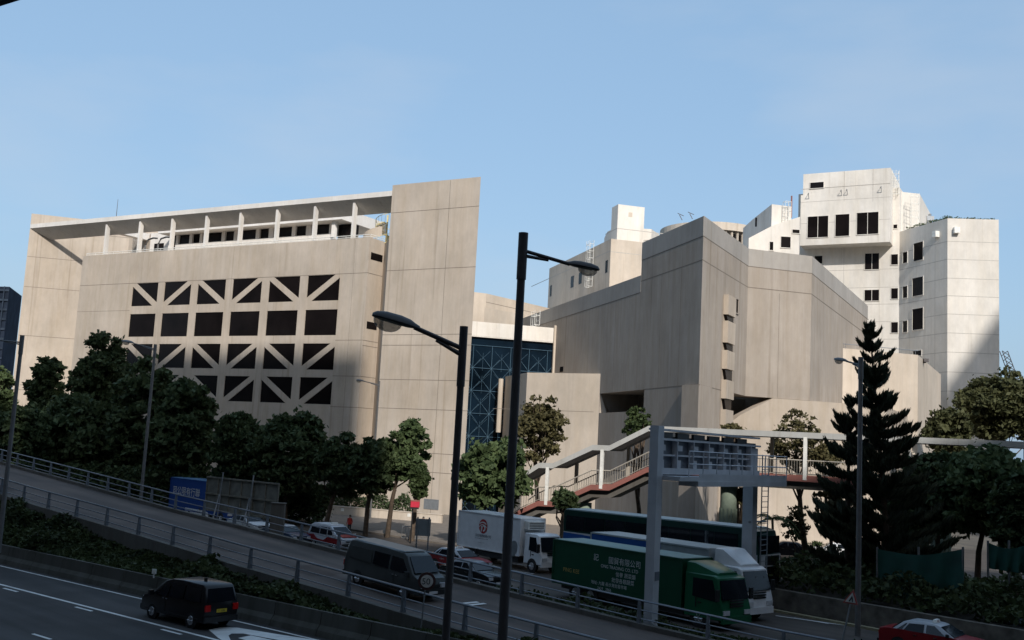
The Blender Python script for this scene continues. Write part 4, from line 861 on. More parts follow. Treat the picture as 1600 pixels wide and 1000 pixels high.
# white hoop barriers
for (x,y,l) in [(1285,897,'white hoop barrier left of the pair by the shrubs'),(1316,897,'white hoop barrier right of the pair by the shrubs')]:
    c=G(x,y+14); m=MB(); c.z=.0; m.tube([(c.x-.45,c.y,0),(c.x-.45,c.y,.9),(c.x-.3,c.y,1.05),(c.x+.3,c.y,1.05),(c.x+.45,c.y,.9),(c.x+.45,c.y,0)],.04,6); m.tube([(c.x-.45,c.y,.5),(c.x+.45,c.y,.5)],.03,6); tag(m.build('hoop_barrier',M['white_metal'],loc=(c.x,c.y,0),smooth=50),l,'barrier','white hoop barriers')
# roof edge of the viewpoint's footbridge, top-left corner
zr_=10.7; p=G(38,-2,zr_); b=G(-10,13,zr_); e_=(p-b).normalized(); A_=b-e_*1.5; B_=p+e_*1.0
m=MB(); m.prism([(A_.x,A_.y),(B_.x,B_.y),(B_.x+.3,B_.y-5),(A_.x-.3,A_.y-6)],zr_,zr_+.15)
o=m.build('walkway_roof',M['black'],loc=(b.x,b.y,zr_)); tag(o,'dark roof edge of the walkway overhead in the top left corner','canopy')
# ================= VEHICLES (local axes: x forward, y left, z up) =================
def loft_body(prof,hw,inset=.05):
    """side outline prof [(x,z)] given a rounded thickness; hw(x,z) half width"""
    mb=MB(); n=len(prof); cx=sum(p[0] for p in prof)/n; cz=sum(p[1] for p in prof)/n; rings=[]
    def ring(s,k,f):
        out=[]
        for x,z in prof:
            dx,dz=x-cx,z-cz; L=math.hypot(dx,dz); g=1-k/L; X,Z=cx+dx*g,cz+dz*g; out.append((X,s*hw(x,z)*f if f<1 else s*(hw(x,z)),Z))
        return out
    rs=[ring(-1,inset,1),ring(-1,inset*.3,.975),ring(-1,0,.93),ring(1,0,.93),ring(1,inset*.3,.975),ring(1,inset,1)]
    vs=[p for r in rs for p in r]; fs=[tuple(range(n-1,-1,-1)),tuple(range(5*n,6*n))]
    for k in range(5): fs+= [(k*n+i,k*n+(i+1)%n,(k+1)*n+(i+1)%n,(k+1)*n+i) for i in range(n)]
    mb.quads(vs,fs); return mb
def sidepoly(pts,hw,side,o=.012,th=.02):
    mb=MB(); a=[(x,side*(hw(x,z)+o),z) for x,z in pts]; b=[(x,side*(hw(x,z)-th),z) for x,z in pts]; n=len(a)
    mb.quads(a+b,[tuple(range(n)),tuple(range(2*n-1,n-1,-1))]+[(i,(i+1)%n,n+(i+1)%n,n+i) for i in range(n)]); return mb
def wheels(root,xs,r,w,tw=.22,dual=()):
    for x in xs:
        for s in (-1,1):
            m=MB(); m.tube([(x,s*(w-tw),r),(x,s*(w-tw+.03),r),(x,s*(w-.03),r),(x,s*w,r)],[r*.93,r,r,r*.93],22); t=m.build('wheel',M['tyre'],root,local=True,smooth=40)
            m=MB(); m.tube([(x,s*(w-.02),r),(x,s*(w+.012),r)],[r*.62,r*.56],16)
            for k in range(6): a=k*math.pi/3; m.tube([(x,s*(w+.014),r),(x+math.cos(a)*r*.55,s*(w+.012),r+math.sin(a)*r*.55)],.03,4)
            m.build('rim',M['rim'],t,local=True)
            m=MB(); m.tube([(x,s*(w-.06),r+.02),(x,s*(w-.012),r+.02)],r*1.17,22); m.build('wheel_arch',M['black'],root,local=True)
def lampp(root,name,x,y,z,sx,sy,sz,m): mb=MB(); mb.tube([(x-sx,y,z),(x,y,z)],[sz*1.0,sz*.9],4) if 0 else mb.box(x-sx,x+sx,y-sy,y+sy,z-sz,z+sz); return mb.build(name,m,root,local=True)
def place(root,p,d,z=None,pitch=0):
    root.location=(p[0],p[1],p[2] if z is None else z); root.rotation_euler=(0,pitch,math.atan2(d[1],d[0]))
def sedan(col,roofcol,label,name='taxi',cat='taxi',taxi=True,L=4.65,group='red taxis'):
    root=empty(name,(0,0,0),label,cat,group); hwb=.84
    def hw(x,z): return hwb if z<.95 else hwb-(z-.95)*.42
    k=L/4.65
    pb_=[(-2.3,.32),(-2.34,.6),(-2.3,.98),(-2.1,1.03),(-1.2,1.05),(.95,1.0),(1.9,.9),(2.26,.8),(2.33,.55),(2.3,.28)]
    loft_body([(x*k,z) for x,z in pb_],hw,.05).build('body',col,root,local=True,smooth=35)
    cab=[(-1.75,.98),(-1.25,1.38),(-1.05,1.45),(.15,1.45),(.35,1.4),(1.05,.97)]
    loft_body([(x*k,z) for x,z in cab],lambda x,z:hw(x,z)-.02,.04).build('roof',roofcol,root,local=True,smooth=35)
    H=lambda x,z:hw(x,z)-.02
    for s in (-1,1):
        for pts in ([(-1.2,1.02),(-.98,1.34),(-.3,1.37),(-.3,1.01)],[(-.2,1.01),(-.2,1.37),(.14,1.37),(.66,1.0)],[(-1.52,1.02),(-1.12,1.33),(-1.06,1.33),(-1.28,1.02)]):
            sidepoly([(x*k,z) for x,z in pts],H,s,.014).build('side_window',M['carglass'],root,local=True)
        lampp(root,'headlight',2.30*k,s*.62,.68,.03,.16,.08,M['clear_lamp']); lampp(root,'tail_light',-2.31*k,s*.66,.78,.03,.13,.09,M['red_lamp'])
        m=MB(); m.box(.72*k,.85*k,s*.86-.0,s*1.0,1.0,1.13) if s>0 else m.box(.72*k,.85*k,-1.0,-.86,1.0,1.13); m.build('wing_mirror',M['black'],root,local=True)
        m=MB(); 
        for hx in (-.75,.15): m.box(hx*k,hx*k+.16,min(s*.84,s*.865),max(s*.84,s*.865),.86,.89)
        m.build('door_handle',M['chrome'],root,local=True)
    m=MB(); a=[(.42*k,.62,1.36),(.42*k,-.62,1.36),(1.02*k,-.74,1.0),(1.02*k,.74,1.0)]; nrm=Vector((.5,0,.86)); m.quads([Vector(p)+nrm*.03 for p in a]+[Vector(p)-nrm*.02 for p in a],[(0,1,2,3),(4,5,6,7),(0,1,5,4),(1,2,6,5),(2,3,7,6),(3,0,4,7)]); m.build('windscreen',M['carglass'],root,local=True)
    m=MB(); a=[(-1.28*k,.6,1.36),(-1.28*k,-.6,1.36),(-1.74*k,-.72,1.02),(-1.74*k,.72,1.02)]; nrm=Vector((-.6,0,.8)); m.quads([Vector(p)+nrm*.03 for p in a]+[Vector(p)-nrm*.02 for p in a],[(0,1,2,3),(4,5,6,7),(0,1,5,4),(1,2,6,5),(2,3,7,6),(3,0,4,7)]); m.build('rear_window',M['carglass'],root,local=True)
    m=MB(); m.box(2.3*k,2.36*k,-.45,.45,.6,.76); m.build('grille',M['black'],root,local=True)
    for q_ in ((2.2*k,2.4*k),(-2.4*k,-2.2*k)): m=MB(); m.box(*q_,-.82,.82,.34,.5); m.build('bumper',M['black'],root,local=True)
    m=MB(); m.box(2.40*k,2.42*k,-.25,.25,.37,.48); m.build('number_plate',M['plate_w'],root,local=True); m=MB(); m.box(-2.42*k,-2.40*k,-.25,.25,.6,.71); m.build('number_plate',M['plate_y'],root,local=True)
    wheels(root,(-1.42*k,1.42*k),.31,.855)
    if taxi:
        m=MB(); m.hexa([(-.1,-.28,1.46),(.1,-.28,1.46),(.1,.28,1.46),(-.1,.28,1.46),(-.06,-.22,1.6),(.06,-.22,1.6),(.06,.22,1.6),(-.06,.22,1.6)]); ts=m.build('roof_sign',M['white_metal'],root,local=True)
        text_mb('TAXI',.13,(.1,-.17,1.485),(0,1,0),(-.25,0,1)).build('lettering',M['red_txt'],ts,local=True)
    return root
def van(prof,col,label,name,cat,hwb,belt,tum,wins,rear,front,L0,L1,wx,wr,rearlamp=None,roofcol=None):
    root=empty(name,(0,0,0),label,cat)
    def hw(x,z): return hwb if z<belt else hwb-(z-belt)*tum
    loft_body(prof,hw,.06).build('body',col,root,local=True,smooth=35)
    for s in (-1,1):
        for pts,mt,nm in wins:
            sidepoly(pts,hw,s,.012).build(nm,mt,root,local=True)
    for nm,pts,nrm in (('windscreen',front,(.8,0,.5)),('rear_window',rear,(-1,0,.1))):
        nrm=Vector(nrm).normalized(); m=MB(); m.quads([Vector(p)+nrm*.03 for p in pts]+[Vector(p)-nrm*.03 for p in pts],[(0,1,2,3),(4,5,6,7),(0,1,5,4),(1,2,6,5),(2,3,7,6),(3,0,4,7)]); m.build(nm,M['carglass'],root,local=True)
    for s in (-1,1):
        lampp(root,'headlight',L1-.02,s*(hwb-.28),.78,.05,.17,.11,M['clear_lamp']); lampp(root,'tail_light',L0+.0,s*(hwb-.16),.92,.05,.13,.13,M['red_lamp'])
        m=MB(); y=s*(hwb+.1); m.box(L1-.95,L1-.8,y-.1,y+.1,belt+.0,belt+.2); m.build('wing_mirror',col,root,local=True)
        m=MB(); y0,y1=sorted((s*(hwb+.0),s*(hwb+.03)))
        for hx in (L1-1.75,L1-2.0): m.box(hx,hx+.15,y0,y1,.98,1.02)
        m.build('door_handle',M['chrome'],root,local=True)
        m=MB(); m.box(L0+.4,L1-.4,y0-.0,y1-.012,.42,.46); m.box(L1-1.86,L1-1.85,y0,y1-.018,.45,belt+.0); m.build('side_trim',M['black'],root,local=True)
    for q_ in ((L1-.15,L1+.06),(L0-.06,L0+.15)): m=MB(); m.box(*q_,-hwb+.03,hwb-.03,.34,.56); m.build('bumper',M['black'],root,local=True)
    m=MB(); m.box(L1,L1+.03,-.5,.5,.66,.82); m.build('grille',M['black'],root,local=True)
    m=MB(); m.box(L0-.04,L0-.02,-.26,.26,.72,.86); pl=m.build('number_plate',M['plate_y'],root,local=True)
    m=MB(); m.box(L1+.06,L1+.075,-.26,.26,.4,.52); m.build('number_plate',M['plate_w'],root,local=True)
    wheels(root,wx,wr,hwb+.01); return root
# --- dark people carrier on the highway
dark=paint('dark_charcoal_paint',(.012,.012,.014),.3); prof=[(-2.28,.3),(-2.34,.75),(-2.32,1.1),(-2.14,1.74),(-2.0,1.84),(-.5,1.88),(.25,1.85),(.75,1.72),(1.5,1.12),(2.1,.98),(2.28,.78),(2.3,.3)]
G_=M['carglass']
mv=van(prof,dark,'dark charcoal people carrier driving away on the lowest road','people_carrier','car',.87,1.05,.2,[([(-2.0,1.12),(-1.9,1.66),(-.85,1.7),(-.85,1.1)],G_,'side_window'),([(-.75,1.1),(-.75,1.7),(.18,1.7),(.3,1.08)],G_,'side_window'),([(.38,1.08),(.28,1.7),(.55,1.66),(1.2,1.1)],G_,'side_window')],
 [(-2.3,.72,1.15),(-2.3,-.72,1.15),(-2.15,-.62,1.7),(-2.15,.62,1.7)],[(.78,.6,1.68),(.78,-.6,1.68),(1.5,-.72,1.16),(1.5,.72,1.16)],-2.34,2.3,(-1.45,1.4),.33)
hd=Vector((-.787,.617,0)); rc=G(341,981); place(mv,rc+hd*2.0+Vector((-.12,-.1,0)),hd,0.0)
text_mb('JT 5086',.12,(-2.385,.21,.75),(0,-1,0),(0,0,1)).build('plate_text',M['black_txt'],mv,local=True)
m=MB(); m.box(-1.2,-1.0,-.02,.02,1.86,2.0); m.build('roof_aerial',M['black'],mv,local=True)
# --- grey panel van on the slip road
grey=paint('grey_green_van_paint',(.05,.055,.054),.35); greyr=M['grey_metal']
prof=[(-2.85,.35),(-2.9,.9),(-2.86,1.3),(-2.72,1.95),(-2.6,2.06),(0,2.12),(1.45,2.06),(1.72,1.95),(2.35,1.22),(2.72,1.08),(2.86,.8),(2.84,.33)]
hv=van(prof,grey,'grey-green panel van with pale roof on the slip road','panel_van','van',.86,1.1,.14,[([(-2.5,1.25),(-2.45,1.8),(-.8,1.83),(-.8,1.22)],grey,'blank_panel'),([(-.65,1.22),(-.65,1.83),(.5,1.83),(.5,1.2)],G_,'side_window'),([(.66,1.2),(.66,1.83),(1.45,1.8),(2.05,1.18)],G_,'side_window')],
 [(-2.86,.7,1.25),(-2.86,-.7,1.25),(-2.76,-.62,1.85),(-2.76,.62,1.85)],[(1.76,.64,1.94),(1.76,-.64,1.94),(2.36,-.76,1.28),(2.36,.76,1.28)],-2.9,2.86,(-1.7,1.75),.33)
pc=RAMP(592,926); pc=(-5.1,51.0); place(hv,(*pc,rz(pc)+.0),(.72,-.694),rz(pc),math.atan(.057))
m=MB(); m.quads([(-2.55,-.66,2.09),(-2.55,.66,2.09),(1.4,.66,2.1),(1.4,-.66,2.1),(-2.5,-.6,2.13),(-2.5,.6,2.13),(1.35,.6,2.14),(1.35,-.6,2.14)],[(0,3,2,1),(4,5,6,7),(0,1,5,4),(1,2,6,5),(2,3,7,6),(3,0,4,7)]); m.build('roof_skin',mat('pale_grey_roof',(.13,.15,.155),.4),hv,local=True)
# --- taxis and cars
red=paint('taxi_red_paint',(.24,.014,.018),.35); silver=paint('silver_paint',(.42,.44,.47),.3); white=paint('white_paint',(.72,.73,.74),.3); blk=paint('black_paint',(.02,.02,.023),.25); blue=paint('dark_blue_paint',(.03,.05,.10),.3)
tx=sedan(red,silver,'red taxi with silver roof facing right in front of the white truck'); place(tx,G(716,892),DX,0)
text_mb('4 SEATS',.13,(-.95,-.862,.7),(1,0,0),(0,0,1)).build('lettering',M['white_txt'],tx,local=True)
t2=sedan(red,silver,'red taxi with silver roof cut off by the bottom edge at lower right'); q=G(1466,974,1.45); place(t2,(q.x,q.y+.2,0),Vector((.75,-.66,0)),0)
# the white-topped taxi van
prof=[(-2.15,.3),(-2.2,.8),(-2.16,1.15),(-1.95,1.66),(-1.8,1.74),(0,1.78),(.55,1.7),(1.35,1.12),(1.95,.98),(2.15,.75),(2.15,.3)]
tv=van(prof,silver,'red taxi people carrier with pale upper body parked behind the slip road rail','taxi_van','taxi',.85,1.0,.2,[([(-1.9,1.1),(-1.75,1.58),(-.75,1.6),(-.75,1.08)],G_,'side_window'),([(-.65,1.08),(-.65,1.6),(.12,1.6),(.25,1.07)],G_,'side_window'),([(.33,1.07),(.25,1.6),(.5,1.56),(1.05,1.08)],G_,'side_window')],
 [(-2.16,.7,1.12),(-2.16,-.7,1.12),(-2.0,-.62,1.6),(-2.0,.62,1.6)],[(.62,.6,1.64),(.62,-.6,1.64),(1.33,-.72,1.16),(1.33,.72,1.16)],-2.2,2.15,(-1.3,1.3),.31)
m=MB(); m.box(-1.75,.35,-.62,.62,1.72,1.80); m.build('roof_skin',white,tv,local=True)
for s in (-1,1): sidepoly([(-2.14,.5),(-2.16,.95),(-1.4,.98),(-.9,.7),(-.1,.66),(.4,.92),(2.0,.9),(2.1,.5)],lambda x,z:.85,s,.012).build('red_side_panel',red,tv,local=True)
m=MB(); m.quads([(1.36,-.7,1.13),(1.36,.7,1.13),(1.98,.66,.995),(1.98,-.66,.995),(1.36,-.7,1.16),(1.36,.7,1.16),(1.98,.66,1.03),(1.98,-.66,1.03)],[(0,3,2,1),(4,5,6,7),(0,1,5,4),(1,2,6,5),(2,3,7,6),(3,0,4,7)]); m.build('bonnet',red,tv,local=True)
m=MB(); m.box(-.15,.1,-.25,.25,1.8,1.93); m.build('roof_sign',M['white_metal'],tv,local=True)
place(tv,G(520,857),DX,0)
def hatch(col,roof,label,L=4.3,name='parked_car',group='parked private cars'):
    return sedan(col,roof,label,name,'car',False,L,group)
c=hatch(blk,paint('dull_silver_paint',(.2,.21,.23)),'dark car with pale roof parked directly behind the slip road rail'); place(c,G(738,915),DX,0)
c=hatch(blk,blk,'black car with white trim far left, leftmost parked car'); q=G(234,794); place(c,q,DX,0)
m=MB(); m.box(-1.0,1.9,-.87,-.845,.45,.62); m.build('white_panel',white,c,local=True)
c=hatch(white,white,'white car right of the blue container, partly hidden by the rail'); place(c,G(318,812),DX,0)
c=hatch(white,silver,'white car below the billboard, partly hidden by shrubs'); place(c,G(388,832),DX,0)
c=hatch(blue,silver,'dark blue low car with grey roof right of the utility cabinet'); place(c,G(445,850),DX,0)
c=hatch(white,white,'white saloon in the car park right of the bus'); place(c,G(1302,874),Vector((-.97,.2,0)),0)
c=hatch(blk,blk,'black saloon in the car park just right of the bus roof'); place(c,G(1226,872),Vector((-.97,.2,0)),0)
c=hatch(white,white,'white car glimpsed between trunks above the wide green tarpaulin'); place(c,G(1442,862),Vector((-.97,.2,0)),0)
c=hatch(blk,blk,'black car cut by the right edge at the bottom corner'); q=G(1600,965,1.45); place(c,(q.x,q.y,0),DX,0)
c=hatch(red,red,'red car half hidden by shrubs right of the wide tarpaulin'); q=G(1532,930,1.0); place(c,(q.x,q.y,0),Vector((.6,-.8,0)),0)
# --- trucks and bus
def boxt(root,x0,x1,hw,z0,z1,mt,name='cargo_box',edge=None):
    m=MB(); m.box(x0,x1,-hw,hw,z0,z1); b=m.build(name,mt,root,local=True)
    m=MB(); e=.05
    for s in (-1,1):
        for z in (z0,z1): m.box(x0-.01,x1+.01,s*hw-e/2-.0+s*.012,s*hw+e/2+s*.012,z-e,z+e*.4)
        for x in (x0,x1): m.box(x-e,x+e,s*hw-e/2+s*.014,s*hw+e/2+s*.014,z0,z1)
    m.build('edge_rail',edge or mt,b,local=True); return b
def chassis(root,x0,x1,w,z=.75):
    m=MB(); m.box(x0,x1,-w*.45,w*.45,z-.3,z); m.box(x0+1.5,x1-2.2,-w+.1,-w*.5,.45,z+.05); m.box(x0+1.5,x1-2.2,w*.5,w-.1,.45,z+.05); m.build('chassis',M['black'],root,local=True)
def cab(root,x0,x1,hw,z0,z1,col,rake=.35,fairing=None,belt=1.75):
    prof=[(x0,z0),(x0,z1),(x1-rake-.25,z1),(x1-rake,z1-.12),(x1-.12,belt-.1),(x1,belt-.5),(x1,z0)]
    H=lambda x,z:hw if z<belt else hw-(z-belt)*.06
    cb=loft_body(prof,H,.05); b=cb.build('cab',col,root,local=True,smooth=35)
    for s in (-1,1):
        sidepoly([(x0+.55,belt-.05),(x0+.55,z1-.22),(x1-rake-.3,z1-.22),(x1-.3,belt-.18)],H,s,.012).build('side_window',M['carglass'],root,local=True)
        m=MB(); y0,y1=sorted((s*(hw+.05),s*(hw+.3))); m.box(x1-.2,x1-.1,y0,y1,belt-.1,belt+.45); m.build('wing_mirror',M['black'],root,local=True)
        m=MB(); y0,y1=sorted((s*hw*.5,s*(hw-.08))); m.box(x1-.05,x1+.05,y0,y1,z0+.28,z0+.5); m.build('headlight',M['clear_lamp'],root,local=True)
        m=MB(); y0,y1=sorted((s*hw,s*(hw+.02))); m.box(x0+.75,x0+.8,y0,y1,z0+.5,belt-.1); m.box(x0+.9,x0+1.1,y0,y1+.01,belt-.35,belt-.28); m.build('door_trim',M['black'],root,local=True)
    a=[(x1-rake+.02,hw-.18,z1-.2),(x1-rake+.02,-hw+.18,z1-.2),(x1-.08,-hw+.1,belt-.05),(x1-.08,hw-.1,belt-.05)]
    nrm=Vector((.9,0,.25)).normalized(); m=MB(); m.quads([Vector(p)+nrm*.035 for p in a]+[Vector(p)-nrm*.03 for p in a],[(0,1,2,3),(4,5,6,7),(0,1,5,4),(1,2,6,5),(2,3,7,6),(3,0,4,7)]); m.build('windscreen',M['carglass'],root,local=True)
    m=MB()
    for k in range(3): m.box(x1-.02,x1+.03,-hw*.45,hw*.45,z0+.65+k*.13,z0+.72+k*.13)
    m.build('grille',M['black'],root,local=True)
    m=MB(); m.box(x1-.1,x1+.07,-hw+.03,hw-.03,z0-.12,z0+.22); m.build('bumper',col,root,local=True)
    if fairing:
        fx,fz=fairing; m=MB(); w=hw-.12
        st=[(x0,w,fz),(x0+.5,w,fz),(x1-rake-.25,w*.82,z1+.12)]; vs=[]
        for x,ww,z in st: vs+=[(x,-ww,z1-.02),(x,-ww*.9,z-.05),(x,-ww*.7,z),(x,ww*.7,z),(x,ww*.9,z-.05),(x,ww,z1-.02)]
        fs=[(i*6+k,i*6+(k+1)%6,(i+1)*6+(k+1)%6,(i+1)*6+k) for i in range(2) for k in range(6)]+[tuple(range(6)),tuple(range(17,11,-1))]
        m.quads(vs,fs); m.build('roof_fairing',col,root,local=True,smooth=50)
    return b
def vtext(root,txt,size,x,y,z,side,m,name='lettering'):
    xd=(1,0,0) if side<0 else (-1,0,0); t=text_mb(txt,size,(x,y,z),xd,(0,0,1)); return t.build(name,m,root,local=True)
def fit(pa,pb,z,L=None):
    a=G(*pa,z); b=G(*pb,z); d=(b-a); d.z=0; return a,b,d.normalized(),d.length
# white box truck
a,b,d,L=fit((718,797),(838,814),3.45); hwT=1.08
root=empty('box_truck',(0,0,0),'white refrigerated box truck with dark red round emblem','truck'); place(root,a,d,0)
Lb=7.3; boxt(root,0,Lb,hwT,.95,3.45,white); chassis(root,.1,Lb+2,hwT); cab(root,Lb+.35,Lb+2.25,1.0,.55,2.55,white,.4,None,1.5); wheels(root,(1.9,Lb+1.3),.42,1.03,.3)
root.location=a-Vector((-d.y,d.x,0))*-hwT*1.0
root.location.z=0
m=MB(); m.box(Lb+.0,Lb+.45,-.75,.75,2.75,3.3); m.build('cooling_unit',M['white_metal'],root,local=True); m=MB(); 
for k in range(4): m.box(Lb+.45,Lb+.47,-.65,.65,2.82+k*.11,2.86+k*.11)
m.build('cooling_grille',M['black'],root,local=True)
y=-hwT-.01; cx=3.05; cz=2.55; m=MB(); m.disc((cx,y-.005,cz),(0,1,0),.5,.01,36); m.build('emblem',M['red_txt'],root,local=True)
# white strokes of the emblem
m=MB()
def arcband(cx,cz,r0,r1,a0,a1,n=14,yy=y-.018):
    vs=[]; 
    for k in range(n+1):
        a_=a0+(a1-a0)*k/n; vs+=[(cx+r0*math.cos(a_),yy,cz+r0*math.sin(a_)),(cx+r1*math.cos(a_),yy,cz+r1*math.sin(a_))]
    m.quads(vs,[(2*k,2*k+1,2*k+3,2*k+2) for k in range(n)])
arcband(cx-.02,cz-.42,.66,.74,R(55),R(125)); arcband(cx-.02,cz-.55,.62,.68,R(48),R(132))
m.poly([(cx-.22,y-.018,cz+.0),(cx-.02,y-.018,cz+.0),(cx-.14,y-.018,cz-.42),(cx-.26,y-.018,cz-.36)]); arcband(cx+.06,cz-.13,.12,.24,R(-100),R(110)); 
m.build('emblem_stroke',M['white_txt'],root,local=True)
vtext(root,'日日物流有限公司',.235,2.15,y,1.78,-1,M['black_txt']); vtext(root,'Day Day Logistics Company Limited',.105,2.15,y,1.64,-1,M['black_txt']); vtext(root,'www.logistics.com.hk',.09,2.5,y,1.36,-1,M['grey_metal'])
# green truck
a,b,d,L=fit((866,842),(1066,873),3.2); hwT=1.15
GT=Pl(xy(a),math.degrees(math.atan2(d.x,d.y))); Lcab=GT.uz(1128,930)[0]
green=paint('dark_green_paint',(.005,.062,.030),.45); gtop=mat('pale_green_roof',(.20,.30,.28),.6)
root=empty('lorry',(0,0,0),'dark green lorry with faded lettering and green cab','truck'); place(root,a,d,0); root.location=a+Vector((-d.y,d.x,0))*hwT; root.location.z=0
Lb=L; boxt(root,0,Lb,hwT,.8,3.18,green); m=MB(); m.box(.03,Lb-.03,-hwT+.03,hwT-.03,3.18,3.22); m.build('box_roof',gtop,root,local=True)
gcab=paint('mid_green_paint',(.010,.10,.045),.3)
chassis(root,.1,Lcab-.3,hwT); cab(root,Lb+.15,Lcab,1.12,.5,2.6,gcab,.35,(0,3.12),1.55); wheels(root,(1.9,3.1,Lb+1.1),.46,1.1,.3)
y=-hwT-.006; tx0=Lb*.47-.95
vtext(root,'PING KEE',.32,Lb*.09,y,1.5,-1,M['gold'])
vtext(root,'記',.4,Lb*.42-.75,y,2.42,-1,M['white_txt']); vtext(root,'國貿有限公司',.4,tx0+Lb*.09,y,2.38,-1,M['white_txt']); vtext(root,'ONG TRADING CO. LTD',.25,tx0+.3,y,2.08,-1,M['white_txt'])
vtext(root,'信譽 蔬菜類',.28,tx0+Lb*.15,y,1.74,-1,M['white_txt']); vtext(root,'批發各類蔬菜',.28,tx0+Lb*.12,y,1.42,-1,M['white_txt']); vtext(root,'地址: 九龍 長沙灣批發市場',.23,tx0-.4,y,1.14,-1,M['white_txt'])
vtext(root,'2429   2966',.22,tx0+.1,y,.88,-1,M['white_txt'])
# pale lorry between
fq=G(1165,962,.4); root=empty('lorry',(0,0,0),'white-cabbed lorry between the green lorry and the double-decker bus','truck')
WT=Pl((fq.x,fq.y),math.degrees(math.atan2(-d.x,-d.y))); rb=WT.hit(1108,858); Lback=(Vector(xy(rb))-Vector(xy(fq))).length; hb=rb.z; LL=11.5; Lw_=LL-Lback
nd=Vector((-d.y,d.x,0)); base=fq-d*LL+nd*1.14; base.z=0; place(root,base,d,0)
lgrey=mat('pale_grey_box_panel',(.34,.37,.38),.5)
boxt(root,0,Lw_,1.16,.9,hb,lgrey); m=MB(); m.box(.05,Lw_*.62,-1.175,-1.165,hb-1.3,hb-.05); m.build('blue_stripe',paint('mid_blue_paint',(.02,.09,.32),.35),root,local=True)
m=MB(); m.box(.03,Lw_-.03,-1.13,1.13,hb,hb+.04); m.build('box_roof',M['bridge_roof'],root,local=True)
chassis(root,.1,LL-.3,1.13); cab(root,Lw_+.25,LL,1.13,.55,2.75,white,.4,(0,hb+.1),1.65); wheels(root,(1.9,3.1,Lw_+1.3),.48,1.12,.3)
m=MB(); m.bar((LL-.3,-.7,1.75),(LL-.22,.0,2.3),.02); m.bar((LL-.3,.1,1.75),(LL-.22,.7,2.3),.02); m.build('wiper_arm',M['black'],root,local=True)
# double-decker bus
a3,b3,d3,L3=fit((881,795),(1204,829),4.4); root=empty('double_decker_bus',(0,0,0),'dark green and white double-decker bus behind the lorries','bus')
place(root,a3,d3,0); nb3=Vector((-d3.y,d3.x,0)); root.location=a3+nb3*1.2; root.location.z=0; LB=min(L3,14.6); Hh=4.4
bd=paint('bus_dark_green',(.006,.035,.028),.3); prof=[(0,.35),(0,4.2),(.12,4.38),(LB-.7,4.38),(LB-.3,4.25),(LB-.02,3.0),(LB,2.9),(LB,.35)]
loft_body(prof,lambda x,z:1.22,.06).build('body',bd,root,local=True,smooth=35)
m=MB(); m.box(.15,LB-.75,-1.1,1.1,4.37,4.43); m.build('roof',mat('pale_bus_roof',(.36,.43,.44),.5),root,local=True)
bw=mat('bus_white_band',(.55,.58,.6),.4)
for s in (-1,1):
    y0,y1=sorted((s*1.215,s*1.235)); 
    m=MB(); m.box(.1,LB-.1,y0,y1,2.3,2.95); m.build('white_band',bw,root,local=True)
    m=MB(); y0,y1=sorted((s*1.215,s*1.24)); m.poly([(.1,s*1.242,2.35),(7.5,s*1.242,2.35),(3.5,s*1.242,2.8),(.1,s*1.242,2.9)]); m.fixn=False; m.build('blue_swoosh',bpy.data.materials['mid_blue_paint'],root,local=True)
    for z0,z1 in ((3.1,4.0),(1.3,2.15)):
        n=8; 
        for k in range(n):
            x0=.25+k*(LB-1.6)/n; m=MB(); m.box(x0+.03,x0+(LB-1.6)/n-.03,y0,y1,z0,z1); m.build('side_window',M['carglass'],root,local=True)
    m=MB(); m.box(LB-3.6,LB-3.35,y0,y1+.01,3.1,4.0); m.build('white_pillar',bw,root,local=True)
m=MB(); m.box(LB-.3,LB+.03,-1.05,1.05,3.05,4.0); m.build('windscreen',M['carglass'],root,local=True); m=MB(); m.box(LB-.1,LB+.03,-1.1,1.1,1.3,2.25); m.build('windscreen',M['carglass'],root,local=True)
m=MB(); m.box(LB-.1,LB+.06,-1.15,1.15,2.28,2.95); m.build('front_panel',bw,root,local=True); m=MB(); m.box(LB,LB+.08,-.6,.95,2.36,2.88); m.build('destination_display',M['black'],root,local=True)
m=MB(); m.box(LB-.15,LB+.08,-1.15,1.15,.4,.85); m.build('bumper',bw,root,local=True); wheels(root,(2.6,3.9,LB-2.6),.5,1.22,.3)
for s in (-1,1): lampp(root,'headlight',LB+.07,s*.85,.75,.03,.15,.1,M['clear_lamp'])
# blue container truck
a4=G(268,748,3.9); b4=G(328,753,3.9); bluec=paint('container_blue_paint',(.012,.055,.24),.4)
root=empty('container_truck',(0,0,0),'bright blue box truck with white lettering left of the billboard','truck'); a4=AT(268,746,101); place(root,a4,DX,0); root.location=a4+NX*1.15; root.location.z=0
zt4=a4.z; b=boxt(root,0,8.2,1.15,.75,zt4,bluec); m=MB(); m.box(0.03,8.17,-1.12,1.12,zt4,zt4+.06); m.build('box_roof',mat('pale_blue_roof',(.12,.25,.42),.5),root,local=True)
chassis(root,.1,10,1.1); cab(root,8.5,10.4,1.08,.5,2.5,bluec,.4,None,1.6); wheels(root,(2,9.4),.45,1.1,.3); vtext(root,'司公限有行聯',.85,.5,-1.17,2.15,-1,M['white_txt'])
m=MB(); m.box(.1,1.6,-1.17,-1.14,.55,.74); m.build('side_skirt',white,root,local=True)
